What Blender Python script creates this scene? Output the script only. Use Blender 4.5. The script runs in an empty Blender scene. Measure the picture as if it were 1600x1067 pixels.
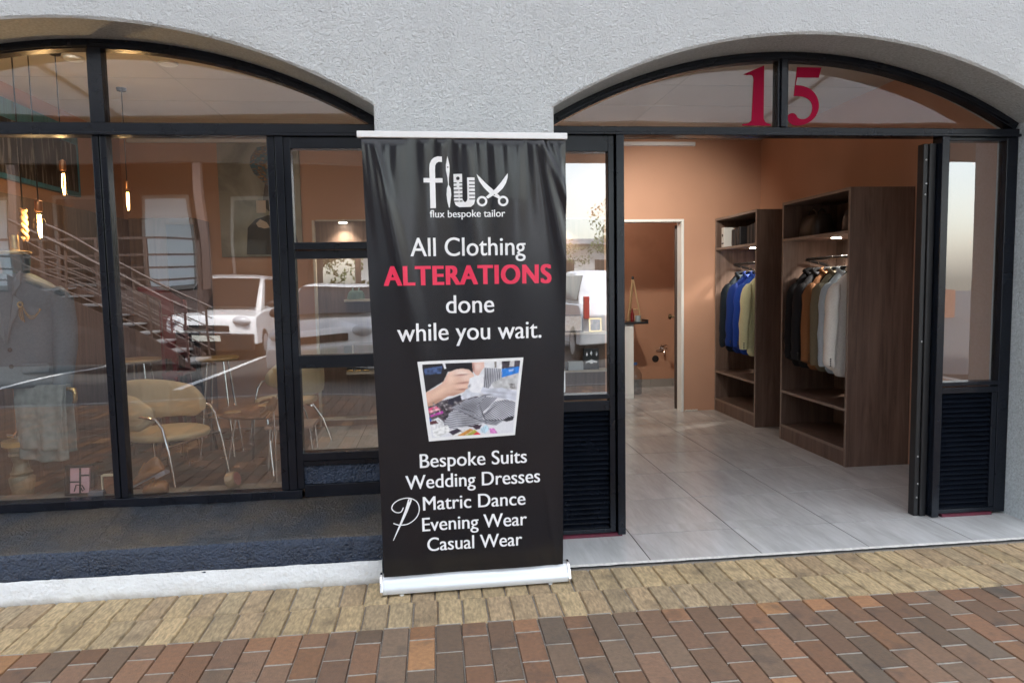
import bpy, bmesh, math, random
from mathutils import Vector, Matrix, noise

random.seed(11)
S = bpy.context.scene
COL = S.collection
RAD = math.radians

# ------------------------------------------------------------------ camera
cd = bpy.data.cameras.new('camera')
cam = bpy.data.objects.new('camera', cd)
COL.objects.link(cam)
PITCH, YAW, ROLL = RAD(4.602), RAD(6.25), RAD(-1.031)
cp, sp, cy, sy = math.cos(PITCH), math.sin(PITCH), math.cos(YAW), math.sin(YAW)
F = Vector((sy * cp, cy * cp, -sp))
R = Vector((cy, -sy, 0))
U = R.cross(F)
c_, s_ = math.cos(ROLL), math.sin(ROLL)
R, U = R * c_ + U * s_, -R * s_ + U * c_
m3 = Matrix((R, U, -F)).transposed()
cam.matrix_world = Matrix.Translation((0, -3.6926, 1.3823)) @ m3.to_4x4()
cd.sensor_width = 36
cd.lens = 1100 / 1600 * 36
cd.clip_start = 0.05
cd.clip_end = 2000
S.camera = cam

# ------------------------------------------------------------------ world, sun, exposure
SUN_EL, SUN_AZ = RAD(62), RAD(25)
w = bpy.data.worlds.new('World')
S.world = w
w.use_nodes = True
nt = w.node_tree
bg = nt.nodes['Background']
sky = nt.nodes.new('ShaderNodeTexSky')
sky.sky_type = 'NISHITA'
sky.sun_disc = False
sky.sun_elevation = SUN_EL
sky.sun_rotation = SUN_AZ
sky.dust_density = 2.0
sky.air_density = 1.3
hs = nt.nodes.new('ShaderNodeHueSaturation')
hs.inputs['Saturation'].default_value = 0.52
nt.links.new(sky.outputs[0], hs.inputs['Color'])
nt.links.new(hs.outputs[0], bg.inputs[0])
bg.inputs[1].default_value = 0.15
sl = bpy.data.lights.new('sun', 'SUN')
sl.energy = 1.5
sl.angle = RAD(14)
sl.color = (1.0, 0.995, 0.98)
so = bpy.data.objects.new('sun', sl)
COL.objects.link(so)
# the veiled sun stands high behind the shop: the front lies in open shade
sd = Vector((math.sin(SUN_AZ) * math.cos(SUN_EL), math.cos(SUN_AZ) * math.cos(SUN_EL), math.sin(SUN_EL)))
so.rotation_euler = (-sd).to_track_quat('-Z', 'Y').to_euler()
S.view_settings.view_transform = 'Standard'
S.view_settings.look = 'None'
S.view_settings.gamma = 1
S.view_settings.exposure = 2.62
S.cycles.use_denoising = True
S.cycles.max_bounces = 10
S.cycles.transparent_max_bounces = 24
S.cycles.glossy_bounces = 5
S.cycles.diffuse_bounces = 5
S.cycles.sample_clamp_indirect = 6
S.cycles.caustics_reflective = False
S.cycles.caustics_refractive = False

# ------------------------------------------------------------------ materials
MATS = {}


def mat(name, col=(.5, .5, .5), rough=.6, metal=0., spec=.5, **k):
    if name in MATS:
        return MATS[name]
    m = bpy.data.materials.new(name)
    m.use_nodes = True
    n = m.node_tree.nodes
    L = m.node_tree.links
    p = n['Principled BSDF']
    p.inputs['Base Color'].default_value = (*col, 1)
    p.inputs['Roughness'].default_value = rough
    p.inputs['Metallic'].default_value = metal
    p.inputs['Specular IOR Level'].default_value = spec
    if 'coat' in k:
        p.inputs['Coat Weight'].default_value = k['coat']
        p.inputs['Coat Roughness'].default_value = k.get('coatr', .1)
    if 'emit' in k:
        p.inputs['Emission Color'].default_value = (*k.get('ecol', col), 1)
        p.inputs['Emission Strength'].default_value = k['emit']
    tc = n.new('ShaderNodeTexCoord')
    vec = tc.outputs['Object']
    if 'scl' in k:
        mp = n.new('ShaderNodeMapping')
        mp.inputs['Scale'].default_value = k['scl']
        L.new(vec, mp.inputs[0])
        vec = mp.outputs[0]
    colout = None
    if k.get('attr'):
        a = n.new('ShaderNodeVertexColor')
        a.layer_name = 'Col'
        colout = a.outputs[0]
    if 'var' in k:        # colour variation: (scale, amount, detail)
        sc, am, de = k['var']
        nz = n.new('ShaderNodeTexNoise')
        nz.inputs['Scale'].default_value = sc
        nz.inputs['Detail'].default_value = de
        L.new(vec, nz.inputs['Vector'])
        mr = n.new('ShaderNodeMapRange')
        mr.inputs[1].default_value = .25
        mr.inputs[2].default_value = .75
        mr.inputs[3].default_value = 1 - am
        mr.inputs[4].default_value = 1 + am
        L.new(nz.outputs[0], mr.inputs[0])
        mx = n.new('ShaderNodeMix')
        mx.data_type = 'RGBA'
        mx.blend_type = 'MULTIPLY'
        mx.inputs[0].default_value = 1
        if colout:
            L.new(colout, mx.inputs[6])
        else:
            mx.inputs[6].default_value = (*col, 1)
        cb = n.new('ShaderNodeCombineColor')
        for i in range(3):
            L.new(mr.outputs[0], cb.inputs[i])
        L.new(cb.outputs[0], mx.inputs[7])
        colout = mx.outputs[2]
        if 'rvar' in k:
            m2 = n.new('ShaderNodeMapRange')
            m2.inputs[1].default_value = .3
            m2.inputs[2].default_value = .7
            m2.inputs[3].default_value = max(.02, rough - k['rvar'])
            m2.inputs[4].default_value = min(1, rough + k['rvar'])
            L.new(nz.outputs[0], m2.inputs[0])
            L.new(m2.outputs[0], p.inputs['Roughness'])
    if 'stain' in k:      # (scale, colour, lo, hi)
        sc, scol, lo, hi = k['stain']
        nz = n.new('ShaderNodeTexNoise')
        nz.inputs['Scale'].default_value = sc
        nz.inputs['Detail'].default_value = 6
        L.new(tc.outputs['Object'], nz.inputs['Vector'])
        mr = n.new('ShaderNodeMapRange')
        mr.inputs[1].default_value = lo
        mr.inputs[2].default_value = hi
        L.new(nz.outputs[0], mr.inputs[0])
        mx = n.new('ShaderNodeMix')
        mx.data_type = 'RGBA'
        if colout:
            L.new(colout, mx.inputs[6])
        else:
            mx.inputs[6].default_value = (*col, 1)
        mx.inputs[7].default_value = (*scol, 1)
        L.new(mr.outputs[0], mx.inputs[0])
        colout = mx.outputs[2]
    if colout:
        L.new(colout, p.inputs['Base Color'])
    nrm = None
    for key in ('bump', 'bump2'):
        if key in k:          # (scale, distance, detail, kind)
            sc, di, de, kind = k[key]
            if kind == 'v':
                t = n.new('ShaderNodeTexVoronoi')
                t.feature = 'SMOOTH_F1'
                t.inputs['Scale'].default_value = sc
                out = t.outputs['Distance']
            else:
                t = n.new('ShaderNodeTexNoise')
                t.inputs['Scale'].default_value = sc
                t.inputs['Detail'].default_value = de
                t.inputs['Distortion'].default_value = k.get('dist', 0)
                out = t.outputs[0]
            L.new(vec, t.inputs['Vector'])
            if kind == 'p':   # plateaus: trowelled plaster
                mr = n.new('ShaderNodeMapRange')
                mr.interpolation_type = 'SMOOTHSTEP'
                mr.inputs[1].default_value = .42
                mr.inputs[2].default_value = .6
                L.new(out, mr.inputs[0])
                out = mr.outputs[0]
            b = n.new('ShaderNodeBump')
            b.inputs['Strength'].default_value = 1
            b.inputs['Distance'].default_value = di
            L.new(out, b.inputs['Height'])
            if nrm:
                L.new(nrm, b.inputs['Normal'])
            nrm = b.outputs[0]
    if nrm:
        L.new(nrm, p.inputs['Normal'])
    MATS[name] = m
    return m


def glass_mat(name, ior, tint=(1, 1, 1), rough=0.0):
    m = bpy.data.materials.new(name)
    m.use_nodes = True
    n = m.node_tree.nodes
    L = m.node_tree.links
    n.remove(n['Principled BSDF'])
    tr = n.new('ShaderNodeBsdfTransparent')
    tr.inputs[0].default_value = (*tint, 1)
    gl = n.new('ShaderNodeBsdfGlossy')
    gl.inputs['Roughness'].default_value = rough
    fr = n.new('ShaderNodeFresnel')
    fr.inputs[0].default_value = ior
    ge = n.new('ShaderNodeNewGeometry')
    mu = n.new('ShaderNodeMath')
    mu.operation = 'SUBTRACT'
    mu.inputs[0].default_value = 1
    L.new(ge.outputs['Backfacing'], mu.inputs[1])
    m2 = n.new('ShaderNodeMath')
    m2.operation = 'MULTIPLY'
    L.new(mu.outputs[0], m2.inputs[0])
    L.new(fr.outputs[0], m2.inputs[1])
    mx = n.new('ShaderNodeMixShader')
    L.new(m2.outputs[0], mx.inputs[0])
    L.new(tr.outputs[0], mx.inputs[1])
    L.new(gl.outputs[0], mx.inputs[2])
    # old float glass is never quite flat
    tc = n.new('ShaderNodeTexCoord')
    nz = n.new('ShaderNodeTexNoise')
    nz.inputs['Scale'].default_value = 1.3
    nz.inputs['Detail'].default_value = 1
    L.new(tc.outputs['Object'], nz.inputs['Vector'])
    b = n.new('ShaderNodeBump')
    b.inputs['Distance'].default_value = .004
    L.new(nz.outputs[0], b.inputs['Height'])
    L.new(b.outputs[0], gl.inputs['Normal'])
    L.new(mx.outputs[0], n['Material Output'].inputs[0])
    MATS[name] = m
    return m


def wood_mat(name, ca, cb, axis=2, rough=.45, fine=1., spec=.4):
    m = bpy.data.materials.new(name)
    m.use_nodes = True
    n = m.node_tree.nodes
    L = m.node_tree.links
    p = n['Principled BSDF']
    p.inputs['Roughness'].default_value = rough
    p.inputs['Specular IOR Level'].default_value = spec
    tc = n.new('ShaderNodeTexCoord')
    mp = n.new('ShaderNodeMapping')
    sc = [14 * fine] * 3
    sc[axis] = .9 * fine
    mp.inputs['Scale'].default_value = sc
    L.new(tc.outputs['Object'], mp.inputs[0])
    nz = n.new('ShaderNodeTexNoise')
    nz.inputs['Scale'].default_value = 1.5
    nz.inputs['Detail'].default_value = 7
    nz.inputs['Roughness'].default_value = .7
    nz.inputs['Distortion'].default_value = .8
    L.new(mp.outputs[0], nz.inputs[0])
    cr = n.new('ShaderNodeValToRGB')
    cr.color_ramp.elements[0].position = .3
    cr.color_ramp.elements[1].position = .72
    cr.color_ramp.elements[0].color = (*ca, 1)
    cr.color_ramp.elements[1].color = (*cb, 1)
    L.new(nz.outputs[0], cr.inputs[0])
    L.new(cr.outputs[0], p.inputs['Base Color'])
    b = n.new('ShaderNodeBump')
    b.inputs['Distance'].default_value = .0006
    L.new(nz.outputs[0], b.inputs['Height'])
    L.new(b.outputs[0], p.inputs['Normal'])
    MATS[name] = m
    return m


# ------------------------------------------------------------------ mesh builder
class MB:
    def __init__(s):
        s.v, s.f, s.m, s.c = [], [], [], []
        s.mi = 0
        s.col = (1, 1, 1)

    def add(s, vs, fs, M=None):
        b = len(s.v)
        for p in vs:
            s.v.append(tuple(M @ Vector(p)) if M else tuple(p))
        for f in fs:
            s.f.append([b + i for i in f])
            s.m.append(s.mi)
            s.c.append(s.col)
        return s

    def box(s, x0, x1, y0, y1, z0, z1, M=None):
        return s.add([(x0, y0, z0), (x1, y0, z0), (x1, y1, z0), (x0, y1, z0), (x0, y0, z1), (x1, y0, z1), (x1, y1, z1), (x0, y1, z1)],
                     [(0, 3, 2, 1), (4, 5, 6, 7), (0, 1, 5, 4), (1, 2, 6, 5), (2, 3, 7, 6), (3, 0, 4, 7)], M)

    def prism(s, poly, h0, h1, axis='y', M=None):
        n = len(poly)
        def P(a, b, h):
            return (a, h, b) if axis == 'y' else ((h, a, b) if axis == 'x' else (a, b, h))
        vs = [P(a, b, h0) for a, b in poly] + [P(a, b, h1) for a, b in poly]
        fs = [tuple(range(n)), tuple(range(2 * n - 1, n - 1, -1))]
        fs += [(i, (i + 1) % n, n + (i + 1) % n, n + i) for i in range(n)]
        return s.add(vs, fs, M)

    def loft(s, rings, caps=True, closed=True, M=None):
        n = len(rings[0])
        vs = [p for r in rings for p in r]
        fs = []
        for k in range(len(rings) - 1):
            for i in range(n if closed else n - 1):
                j = (i + 1) % n
                fs.append((k * n + i, k * n + j, (k + 1) * n + j, (k + 1) * n + i))
        if caps and closed:
            fs.append(tuple(range(n - 1, -1, -1)))
            fs.append(tuple((len(rings) - 1) * n + i for i in range(n)))
        return s.add(vs, fs, M)

    def tube(s, path, r, n=8, M=None, caps=True, flat=1.0):
        path = [Vector(p) for p in path]
        rr = r if isinstance(r, (list, tuple)) else [r] * len(path)
        up = Vector((0, 0, 1))
        rings = []
        pu = None
        for i, p in enumerate(path):
            t = (path[min(i + 1, len(path) - 1)] - path[max(i - 1, 0)]).normalized()
            if pu is None:
                a = up if abs(t.z) < .9 else Vector((1, 0, 0))
                pu = (a - t * a.dot(t)).normalized()
            else:
                pu = (pu - t * pu.dot(t)).normalized()
            q = t.cross(pu)
            rings.append([p + (pu * math.cos(2 * math.pi * k / n) + q * flat * math.sin(2 * math.pi * k / n)) * rr[i] for k in range(n)])
        return s.loft(rings, caps, True, M)

    def lathe(s, prof, n=24, c=(0, 0, 0), M=None, caps=True):
        rings = [[(c[0] + r * math.cos(2 * math.pi * k / n), c[1] + r * math.sin(2 * math.pi * k / n), c[2] + z) for k in range(n)] for r, z in prof]
        return s.loft(rings, caps, True, M)

    def ell(s, c, r, n=16, m=8, M=None):
        r = r if isinstance(r, (list, tuple)) else (r, r, r)
        rings = []
        for j in range(m + 1):
            t = math.pi * (j / m) * .996 + .006
            rings.append([(c[0] + r[0] * math.sin(t) * math.cos(2 * math.pi * k / n), c[1] + r[1] * math.sin(t) * math.sin(2 * math.pi * k / n), c[2] - r[2] * math.cos(t)) for k in range(n)])
        return s.loft(rings, True, True, M)

    def grid(s, fn, nu, nv, M=None):
        vs = [fn(i / nu, j / nv) for j in range(nv + 1) for i in range(nu + 1)]
        fs = [(j * (nu + 1) + i, j * (nu + 1) + i + 1, (j + 1) * (nu + 1) + i + 1, (j + 1) * (nu + 1) + i) for j in range(nv) for i in range(nu)]
        return s.add(vs, fs, M)

    def build(s, name, mats, parent=None, smooth=None, bev=0, local=False, sub=0, solid=0, attr=False, seg=2, fixn=True):
        me = bpy.data.meshes.new(name)
        v = s.v
        if parent is not None and not local:
            o = root_loc(parent)
            v = [(a - o[0], b - o[1], c - o[2]) for a, b, c in v]
        me.from_pydata(v, [], s.f)
        if not isinstance(mats, (list, tuple)):
            mats = [mats]
        for m in mats:
            me.materials.append(m)
        me.polygons.foreach_set('material_index', s.m)
        if fixn:
            bm = bmesh.new()
            bm.from_mesh(me)
            bmesh.ops.recalc_face_normals(bm, faces=bm.faces)
            bm.to_mesh(me)
            bm.free()
        if attr:
            at = me.color_attributes.new('Col', 'FLOAT_COLOR', 'CORNER')
            d = []
            for p, c in zip(me.polygons, s.c):
                for _ in range(p.loop_total):
                    d.extend((*c, 1))
            at.data.foreach_set('color', d)
        if smooth is not None:
            me.polygons.foreach_set('use_smooth', [True] * len(me.polygons))
            me.set_sharp_from_angle(angle=RAD(smooth))
        ob = bpy.data.objects.new(name, me)
        COL.objects.link(ob)
        if parent is not None:
            ob.parent = parent
        if solid:
            md = ob.modifiers.new('solid', 'SOLIDIFY')
            md.thickness = solid
            md.offset = 0
        if bev:
            md = ob.modifiers.new('bevel', 'BEVEL')
            md.width = bev
            md.segments = seg
            md.limit_method = 'ANGLE'
            md.angle_limit = RAD(40)
        if sub:
            md = ob.modifiers.new('sub', 'SUBSURF')
            md.levels = sub
            md.render_levels = sub
        return ob


def root_loc(o):
    p = Vector(o.location)
    while o.parent is not None:
        o = o.parent
        p = p + Vector(o.location)
    return p


def tag(o, label=None, cat=None, group=None, kind=None):
    if label:
        o['label'] = label
    if cat:
        o['category'] = cat
    if group:
        o['group'] = group
    if kind:
        o['kind'] = kind
    return o


def thing(name, label, cat, loc=(0, 0, 0), rz=0, group=None):
    o = bpy.data.objects.new(name, None)
    COL.objects.link(o)
    o.location = loc
    o.rotation_euler = (0, 0, rz)
    return tag(o, label, cat, group)


def struct(o):
    o['kind'] = 'structure'
    return o


def Box(x0, x1, y0, y1, z0, z1):
    return MB().box(x0, x1, y0, y1, z0, z1)


def arc_z(x, xc, top=2.588, rad=2.636):
    return top - rad + math.sqrt(max(0, rad * rad - (x - xc) ** 2))


def lamp(name, kind, loc, energy, col=(1, .93, .82), **k):
    l = bpy.data.lights.new(name, kind)
    l.energy = energy
    l.color = col
    if kind == 'SPOT':
        l.spot_size = k.get('size', RAD(110))
        l.spot_blend = k.get('blend', .8)
    l.shadow_soft_size = k.get('rad', .03)
    o = bpy.data.objects.new(name, l)
    COL.objects.link(o)
    o.location = loc
    if 'aim' in k:
        o.rotation_euler = (Vector(k['aim']) - Vector(loc)).to_track_quat('-Z', 'Y').to_euler()
    return o


# ------------------------------------------------------------------ the palette
WHITE_PL = mat('white_plaster', (.72, .745, .752), .75, bump=(64, .019, 5, 'n'), bump2=(150, .008, 3, 'n'), dist=1.0,
               var=(3, .04, 4), stain=(1.7, (.56, .58, .57), .60, .85))
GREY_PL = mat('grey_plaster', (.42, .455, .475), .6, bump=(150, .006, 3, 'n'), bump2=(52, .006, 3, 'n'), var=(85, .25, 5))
NAVY_PL = mat('navy_plaster', (.024, .037, .068), .30, bump=(95, .015, 4, 'n'), bump2=(38, .012, 3, 'n'), var=(9, .25, 4), rvar=.08,
              stain=(5, (.055, .055, .055), .56, .8))
NAVY_TOP = mat('navy_ledge_paint', (.030, .036, .046), .40, bump=(105, .011, 4, 'n'), bump2=(40, .006, 3, 'n'), var=(14, .3, 5), rvar=.12,
               stain=(3.2, (.070, .056, .042), .42, .66))  # greyer navy with brown patches, for the upward faces
BASE_WH = mat('white_base_paint', (.80, .82, .83), .6, bump=(60, .006, 3, 'n'), bump2=(200, .0015, 3, 'n'), var=(12, .05, 4),
              stain=(16, (.55, .52, .46), .62, .85))
BLACK = mat('black_gloss_paint', (.006, .008, .013), .24, spec=.30, var=(7, .25, 4))
BLACK_M = mat('black_metal', (.012, .012, .014), .42, metal=.2)
GLASS = glass_mat('shop_glass', 3.1, (.93, .95, .95))
GLASS_TOP = glass_mat('fanlight_glass', 1.75, (.95, .96, .95))
CARGLASS = mat('car_glass', (.012, .015, .018), .08, spec=.25)
CLEAR = glass_mat('clear_glass', 1.5, (.93, .96, .98))
ORANGE = mat('orange_wall_paint', (.53, .295, .195), .62, var=(1.6, .06, 3), bump=(240, .0006, 2, 'n'))
CEIL = mat('ceiling_board', (.56, .52, .48), .7, var=(2, .05, 3))
WALNUT = wood_mat('walnut_laminate', (.085, .054, .042), (.215, .142, .112), 2, .42)
WALNUT_L = wood_mat('pale_walnut_laminate', (.095, .060, .045), (.20, .13, .10), 2, .45)
EDGE = mat('laminate_edging', (.25, .19, .16), .5, var=(20, .15, 3))
PALE = mat('pale_edging', (.55, .48, .40), .5, var=(20, .1, 3))
WHITE = mat('white_paint', (.78, .78, .76), .4, var=(6, .04, 3))
CHROME = mat('chrome', (.82, .80, .78), .12, metal=1.)
ALU = mat('brushed_aluminium', (.74, .76, .78), .32, metal=.75, var=(30, .05, 3))
GOLD = mat('gold', (.75, .50, .20), .25, metal=1.)
RED_VINYL = mat('red_vinyl', (.27, .002, .030), .6, spec=.08, var=(4, .1, 3))
BLACK_P = mat('black_plastic', (.010, .010, .012), .4)
BULB_ON = mat('lit_filament', (1, .55, .2), .4, emit=14., ecol=(1, .47, .12))
LED_ON = mat('lit_diffuser', (1, .95, .85), .4, emit=9., ecol=(1, .92, .78))


def foot_dirt(m, z0, z1, col, k):
    # splash dirt along the foot of a painted wall
    n, L = m.node_tree.nodes, m.node_tree.links
    p = n['Principled BSDF']
    src = p.inputs['Base Color'].links[0].from_socket
    tc = n.new('ShaderNodeTexCoord')
    sx = n.new('ShaderNodeSeparateXYZ')
    L.new(tc.outputs['Object'], sx.inputs[0])
    nz_ = n.new('ShaderNodeTexNoise')
    nz_.inputs['Scale'].default_value = 14
    nz_.inputs['Detail'].default_value = 8
    nz_.inputs['Roughness'].default_value = .7
    L.new(tc.outputs['Object'], nz_.inputs['Vector'])
    ad = n.new('ShaderNodeMath')
    ad.operation = 'MULTIPLY_ADD'
    L.new(nz_.outputs[0], ad.inputs[0])
    ad.inputs[1].default_value = -(z1 - z0) * 2.2
    L.new(sx.outputs['Z'], ad.inputs[2])
    mr = n.new('ShaderNodeMapRange')
    mr.inputs[1].default_value = z0 - (z1 - z0) * 1.2
    mr.inputs[2].default_value = z1 - (z1 - z0) * 1.0
    mr.inputs[3].default_value = k
    mr.inputs[4].default_value = 0
    L.new(ad.outputs[0], mr.inputs[0])
    mx = n.new('ShaderNodeMix')
    mx.data_type = 'RGBA'
    L.new(src, mx.inputs[6])
    mx.inputs[7].default_value = (*col, 1)
    L.new(mr.outputs[0], mx.inputs[0])
    L.new(mx.outputs[2], p.inputs['Base Color'])
foot_dirt(BASE_WH, 0.0, .030, (.34, .29, .22), .6)
# ------------------------------------------------------------------ ground
XL, XR, YB = -2.93, 3.45, 3.49          # inside faces of the shop's walls
m = MB()
m.box(-60, 60, -90, -5.62, -.5, -.02)
LOT = mat('lot_paving', (.21, .195, .18), .8, attr=False, var=(1.3, .2, 6), bump=(70, .004, 4, 'n'))
# the lot: grey interlocking pavers
def lot_nodes():
    n = LOT.node_tree.nodes
    L = LOT.node_tree.links
    p = n['Principled BSDF']
    bt = n.new('ShaderNodeTexBrick')
    bt.inputs['Scale'].default_value = 1
    bt.inputs['Brick Width'].default_value = .22
    bt.inputs['Row Height'].default_value = .11
    bt.inputs['Mortar Size'].default_value = .006
    bt.inputs['Color1'].default_value = (.085, .08, .075, 1)
    bt.inputs['Color2'].default_value = (.06, .056, .052, 1)
    bt.inputs['Mortar'].default_value = (.022, .021, .02, 1)
    tc = n.new('ShaderNodeTexCoord')
    L.new(tc.outputs['Object'], bt.inputs['Vector'])
    L.new(bt.outputs['Color'], p.inputs['Base Color'])
lot_nodes()
struct(m.build('car_park_ground', LOT))
m = MB()
for x in (-6.6, -3.7, -.55, 1.55, 4.4, 7.2):
    m.box(x, x + .11, -13.0, -6.6, -.03, -.016)
struct(m.build('parking_line_marking', mat('road_paint', (.7, .7, .68), .7, var=(9, .15, 5))))

# brown clay pavers, laid lengthwise away from the shop, and two rows of yellow ones along it
def brick(m, x0, x1, y0, y1, z, col, ch=.0035):
    t = [random.uniform(-.0016, .0016) for _ in range(4)]
    a, b, c, d = x0 + ch, x1 - ch, y0 + ch, y1 - ch
    vs = [(x0, y0, z - .012), (x1, y0, z - .012), (x1, y1, z - .012), (x0, y1, z - .012),
          (a, c, z + t[0]), (b, c, z + t[1]), (b, d, z + t[2]), (a, d, z + t[3])]
    m.col = col
    m.add(vs, [(4, 5, 6, 7), (0, 1, 5, 4), (1, 2, 6, 5), (2, 3, 7, 6), (3, 0, 4, 7)])

PW, PLN, GAP = .1052, .2225, .0045
PAVER = mat('clay_paver', (.2, .1, .07), .72, attr=True, var=(55, .24, 8), rvar=.1, bump=(190, .0022, 5, 'n'), bump2=(34, .0016, 3, 'n'),
            stain=(8, (.07, .058, .05), .57, .85))
YPAVER = mat('yellow_paver', (.4, .3, .15), .75, attr=True, scl=(1.0, .30, 1.0), var=(85, .42, 8), rvar=.08, bump=(95, .0050, 6, 'n'), bump2=(240, .002, 4, 'n'),
             dist=2.2, stain=(7, (.15, .115, .075), .52, .85))
BR = [(.192, .108, .065), (.175, .104, .067), (.158, .106, .071), (.206, .110, .064), (.151, .102, .069), (.177, .108, .069),
      (.229, .122, .067), (.139, .101, .072), (.162, .112, .076), (.333, .176, .083), (.276, .142, .072)]
BW = [6, 6, 6, 5, 4, 6, 5, 3, 4, 2.0, 3.0]
m = MB()
x = -6.0
k = 0
X0P = -.24
n0 = int((-6.0 - X0P) / PW)
for i in range(n0, int((7.0 - X0P) / PW)):
    xx = X0P + i * PW
    y = -.888 - (0 if i % 2 == 0 else PLN / 2) + PLN
    while y > -5.4:
        y1 = min(y, -.888)
        y0 = max(y - PLN, -5.42)
        if y1 - y0 > .03:
            c = random.choices(BR, BW)[0]
            j = random.uniform(.82, 1.2)
            wob = random.uniform(-.0012, .0012)
            brick(m, xx + .0014 + wob, xx + PW - .0014 + wob, y0 + .0042, y1 - .0042, 0, tuple(q * j * 1.1 for q in c))
        y -= PLN
        m.col = (.36, .33, .285)      # sandy mortar fills the joint between the brick ends
        if y > -5.3:
            m.add([(xx + .002, y - .0045, -.0022), (xx + PW - .002, y - .0045, -.0022), (xx + PW - .002, y + .0045, -.0022), (xx + .002, y + .0045, -.0022)], [(0, 1, 2, 3)])
tag(m.build('paving', PAVER, attr=True, fixn=False), kind='structure')
m = MB()
YB_ = [(.40, .295, .165), (.43, .32, .18), (.39, .28, .165), (.36, .27, .165), (.45, .335, .19), (.37, .28, .165)]
for r in range(2):
    for i in range(n0, int((7.0 - X0P) / PW)):
        xx = X0P + i * PW + (.012 if r else 0)
        y1 = -.4335 - r * .2275
        c = random.choice(YB_)
        j = random.uniform(.98, 1.22)
        wob = random.uniform(-.0015, .0015)
        brick(m, xx + .0016 + wob, xx + PW - .0016 + wob, y1 - .2275 + .0016, y1 - .0016, .001 + random.uniform(-.001, .001), tuple(q * j for q in c), .0055)
tag(m.build('paving_border', YPAVER, attr=True, fixn=False), kind='structure')
struct(Box(-6.1, 7.1, -5.5, -.38, -.3, -.0095).build('paving_joint_sand', mat('joint_sand', (.30, .27, .235), .9, var=(120, .3, 5))))
struct(Box(-6.2, 7.2, -5.62, -5.5, -.3, .004).build('kerb', mat('concrete', (.22, .21, .20), .85, var=(14, .12, 5))))

# tiled shop floor with its threshold
def tile_mat():
    m = bpy.data.materials.new('grey_floor_tile')
    m.use_nodes = True
    n = m.node_tree.nodes
    L = m.node_tree.links
    p = n['Principled BSDF']
    at = n.new('ShaderNodeVertexColor')
    at.layer_name = 'Col'
    tc = n.new('ShaderNodeTexCoord')
    outs = []
    for scl, sc, lo, hi, d in (((3.2, .55, 1), 2.2, .35, .72, 1.2), ((22, 3.2, 1), 2.0, .3, .7, .6)):
        mp = n.new('ShaderNodeMapping')
        mp.inputs['Scale'].default_value = scl
        mp.inputs['Rotation'].default_value = (0, 0, RAD(3))
        L.new(tc.outputs['Object'], mp.inputs[0])
        # every tile shows another piece of the pattern
        ad = n.new('ShaderNodeVectorMath')
        ad.operation = 'MULTIPLY_ADD'
        L.new(at.outputs[0], ad.inputs[0])
        ad.inputs[1].default_value = (37, 53, 71)
        L.new(mp.outputs[0], ad.inputs[2])
        nz = n.new('ShaderNodeTexNoise')
        nz.inputs['Scale'].default_value = sc
        nz.inputs['Detail'].default_value = 6
        nz.inputs['Distortion'].default_value = d
        L.new(ad.outputs[0], nz.inputs['Vector'])
        mr = n.new('ShaderNodeMapRange')
        mr.inputs[1].default_value = lo
        mr.inputs[2].default_value = hi
        L.new(nz.outputs[0], mr.inputs[0])
        outs.append(mr.outputs[0])
    mx = n.new('ShaderNodeMix')
    mx.data_type = 'RGBA'
    mx.inputs[6].default_value = (.44, .435, .425, 1)
    mx.inputs[7].default_value = (.62, .62, .615, 1)
    av = n.new('ShaderNodeMath')
    av.operation = 'MULTIPLY_ADD'
    L.new(outs[0], av.inputs[0])
    av.inputs[1].default_value = .65
    a2 = n.new('ShaderNodeMath')
    a2.operation = 'MULTIPLY'
    L.new(outs[1], a2.inputs[0])
    a2.inputs[1].default_value = .4
    L.new(a2.outputs[0], av.inputs[2])
    L.new(av.outputs[0], mx.inputs[0])
    L.new(mx.outputs[2], p.inputs['Base Color'])
    p.inputs['Roughness'].default_value = .22
    p.inputs['Specular IOR Level'].default_value = .5
    return m
TILE = tile_mat()
m = MB()
tx, ty = .578, .589
def tiles(m, xa, xb, ya, yb, z):
    i0 = math.floor((xa - 1.034) / tx)
    j0 = math.floor((ya + .03) / ty)
    g = .0028
    for i in range(i0, math.ceil((xb - 1.034) / tx)):
        for j in range(j0, math.ceil((yb + .03) / ty)):
            a, b = max(xa, 1.034 + i * tx + g), min(xb, 1.034 + (i + 1) * tx - g)
            c, d = max(ya, -.03 + j * ty + g), min(yb, -.03 + (j + 1) * ty - g)
            if b - a > .01 and d - c > .01:
                m.col = (random.random(), random.random(), random.random())
                m.box(a, b, c, d, z - .006, z)
tiles(m, XL, XR, .10, 5.25, .01)
tiles(m, .575, 3.262, -.392, .10, .01)
struct(m.build('tiled_floor', TILE, attr=True))
m = MB().box(XL - .1, XR + .1, .102, 5.4, -.3, .0082).box(.56, 3.27, -.392, .102, -.3, .0082)
struct(m.build('floor_grout', mat('grey_grout', (.06, .058, .056), .9)))
m = MB()
for i in range(4):
    for j in range(6):
        m.col = (random.random(), random.random(), random.random())
        m.box(max(XL, -1.118 - (i + 1) * .46) + .0015, -1.118 - i * .46 - .0015, .168 + j * .553 + .0015, .168 + (j + 1) * .553 - .0015, .0105, .0142)
struct(m.build('dark_floor_layer', mat('dark_layer_tile', (.075, .072, .072), .32, var=(5, .3, 6), rvar=.08, bump=(30, .0008, 4, 'n'))))  # added dark layer so the pane reflections stand out here
m = MB()
def gl(u, v):
    return (.50 + u * 2.78, -.392 - v * (.018 + .008 * noise.noise((u * 40, 3, 0))), .0095 - .004 * v + .001 * noise.noise((u * 60, v * 3, 1)))
m.grid(gl, 160, 2)
struct(m.build('threshold_grout', mat('white_grout', (.62, .60, .56), .85, var=(60, .2, 4))))

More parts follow.
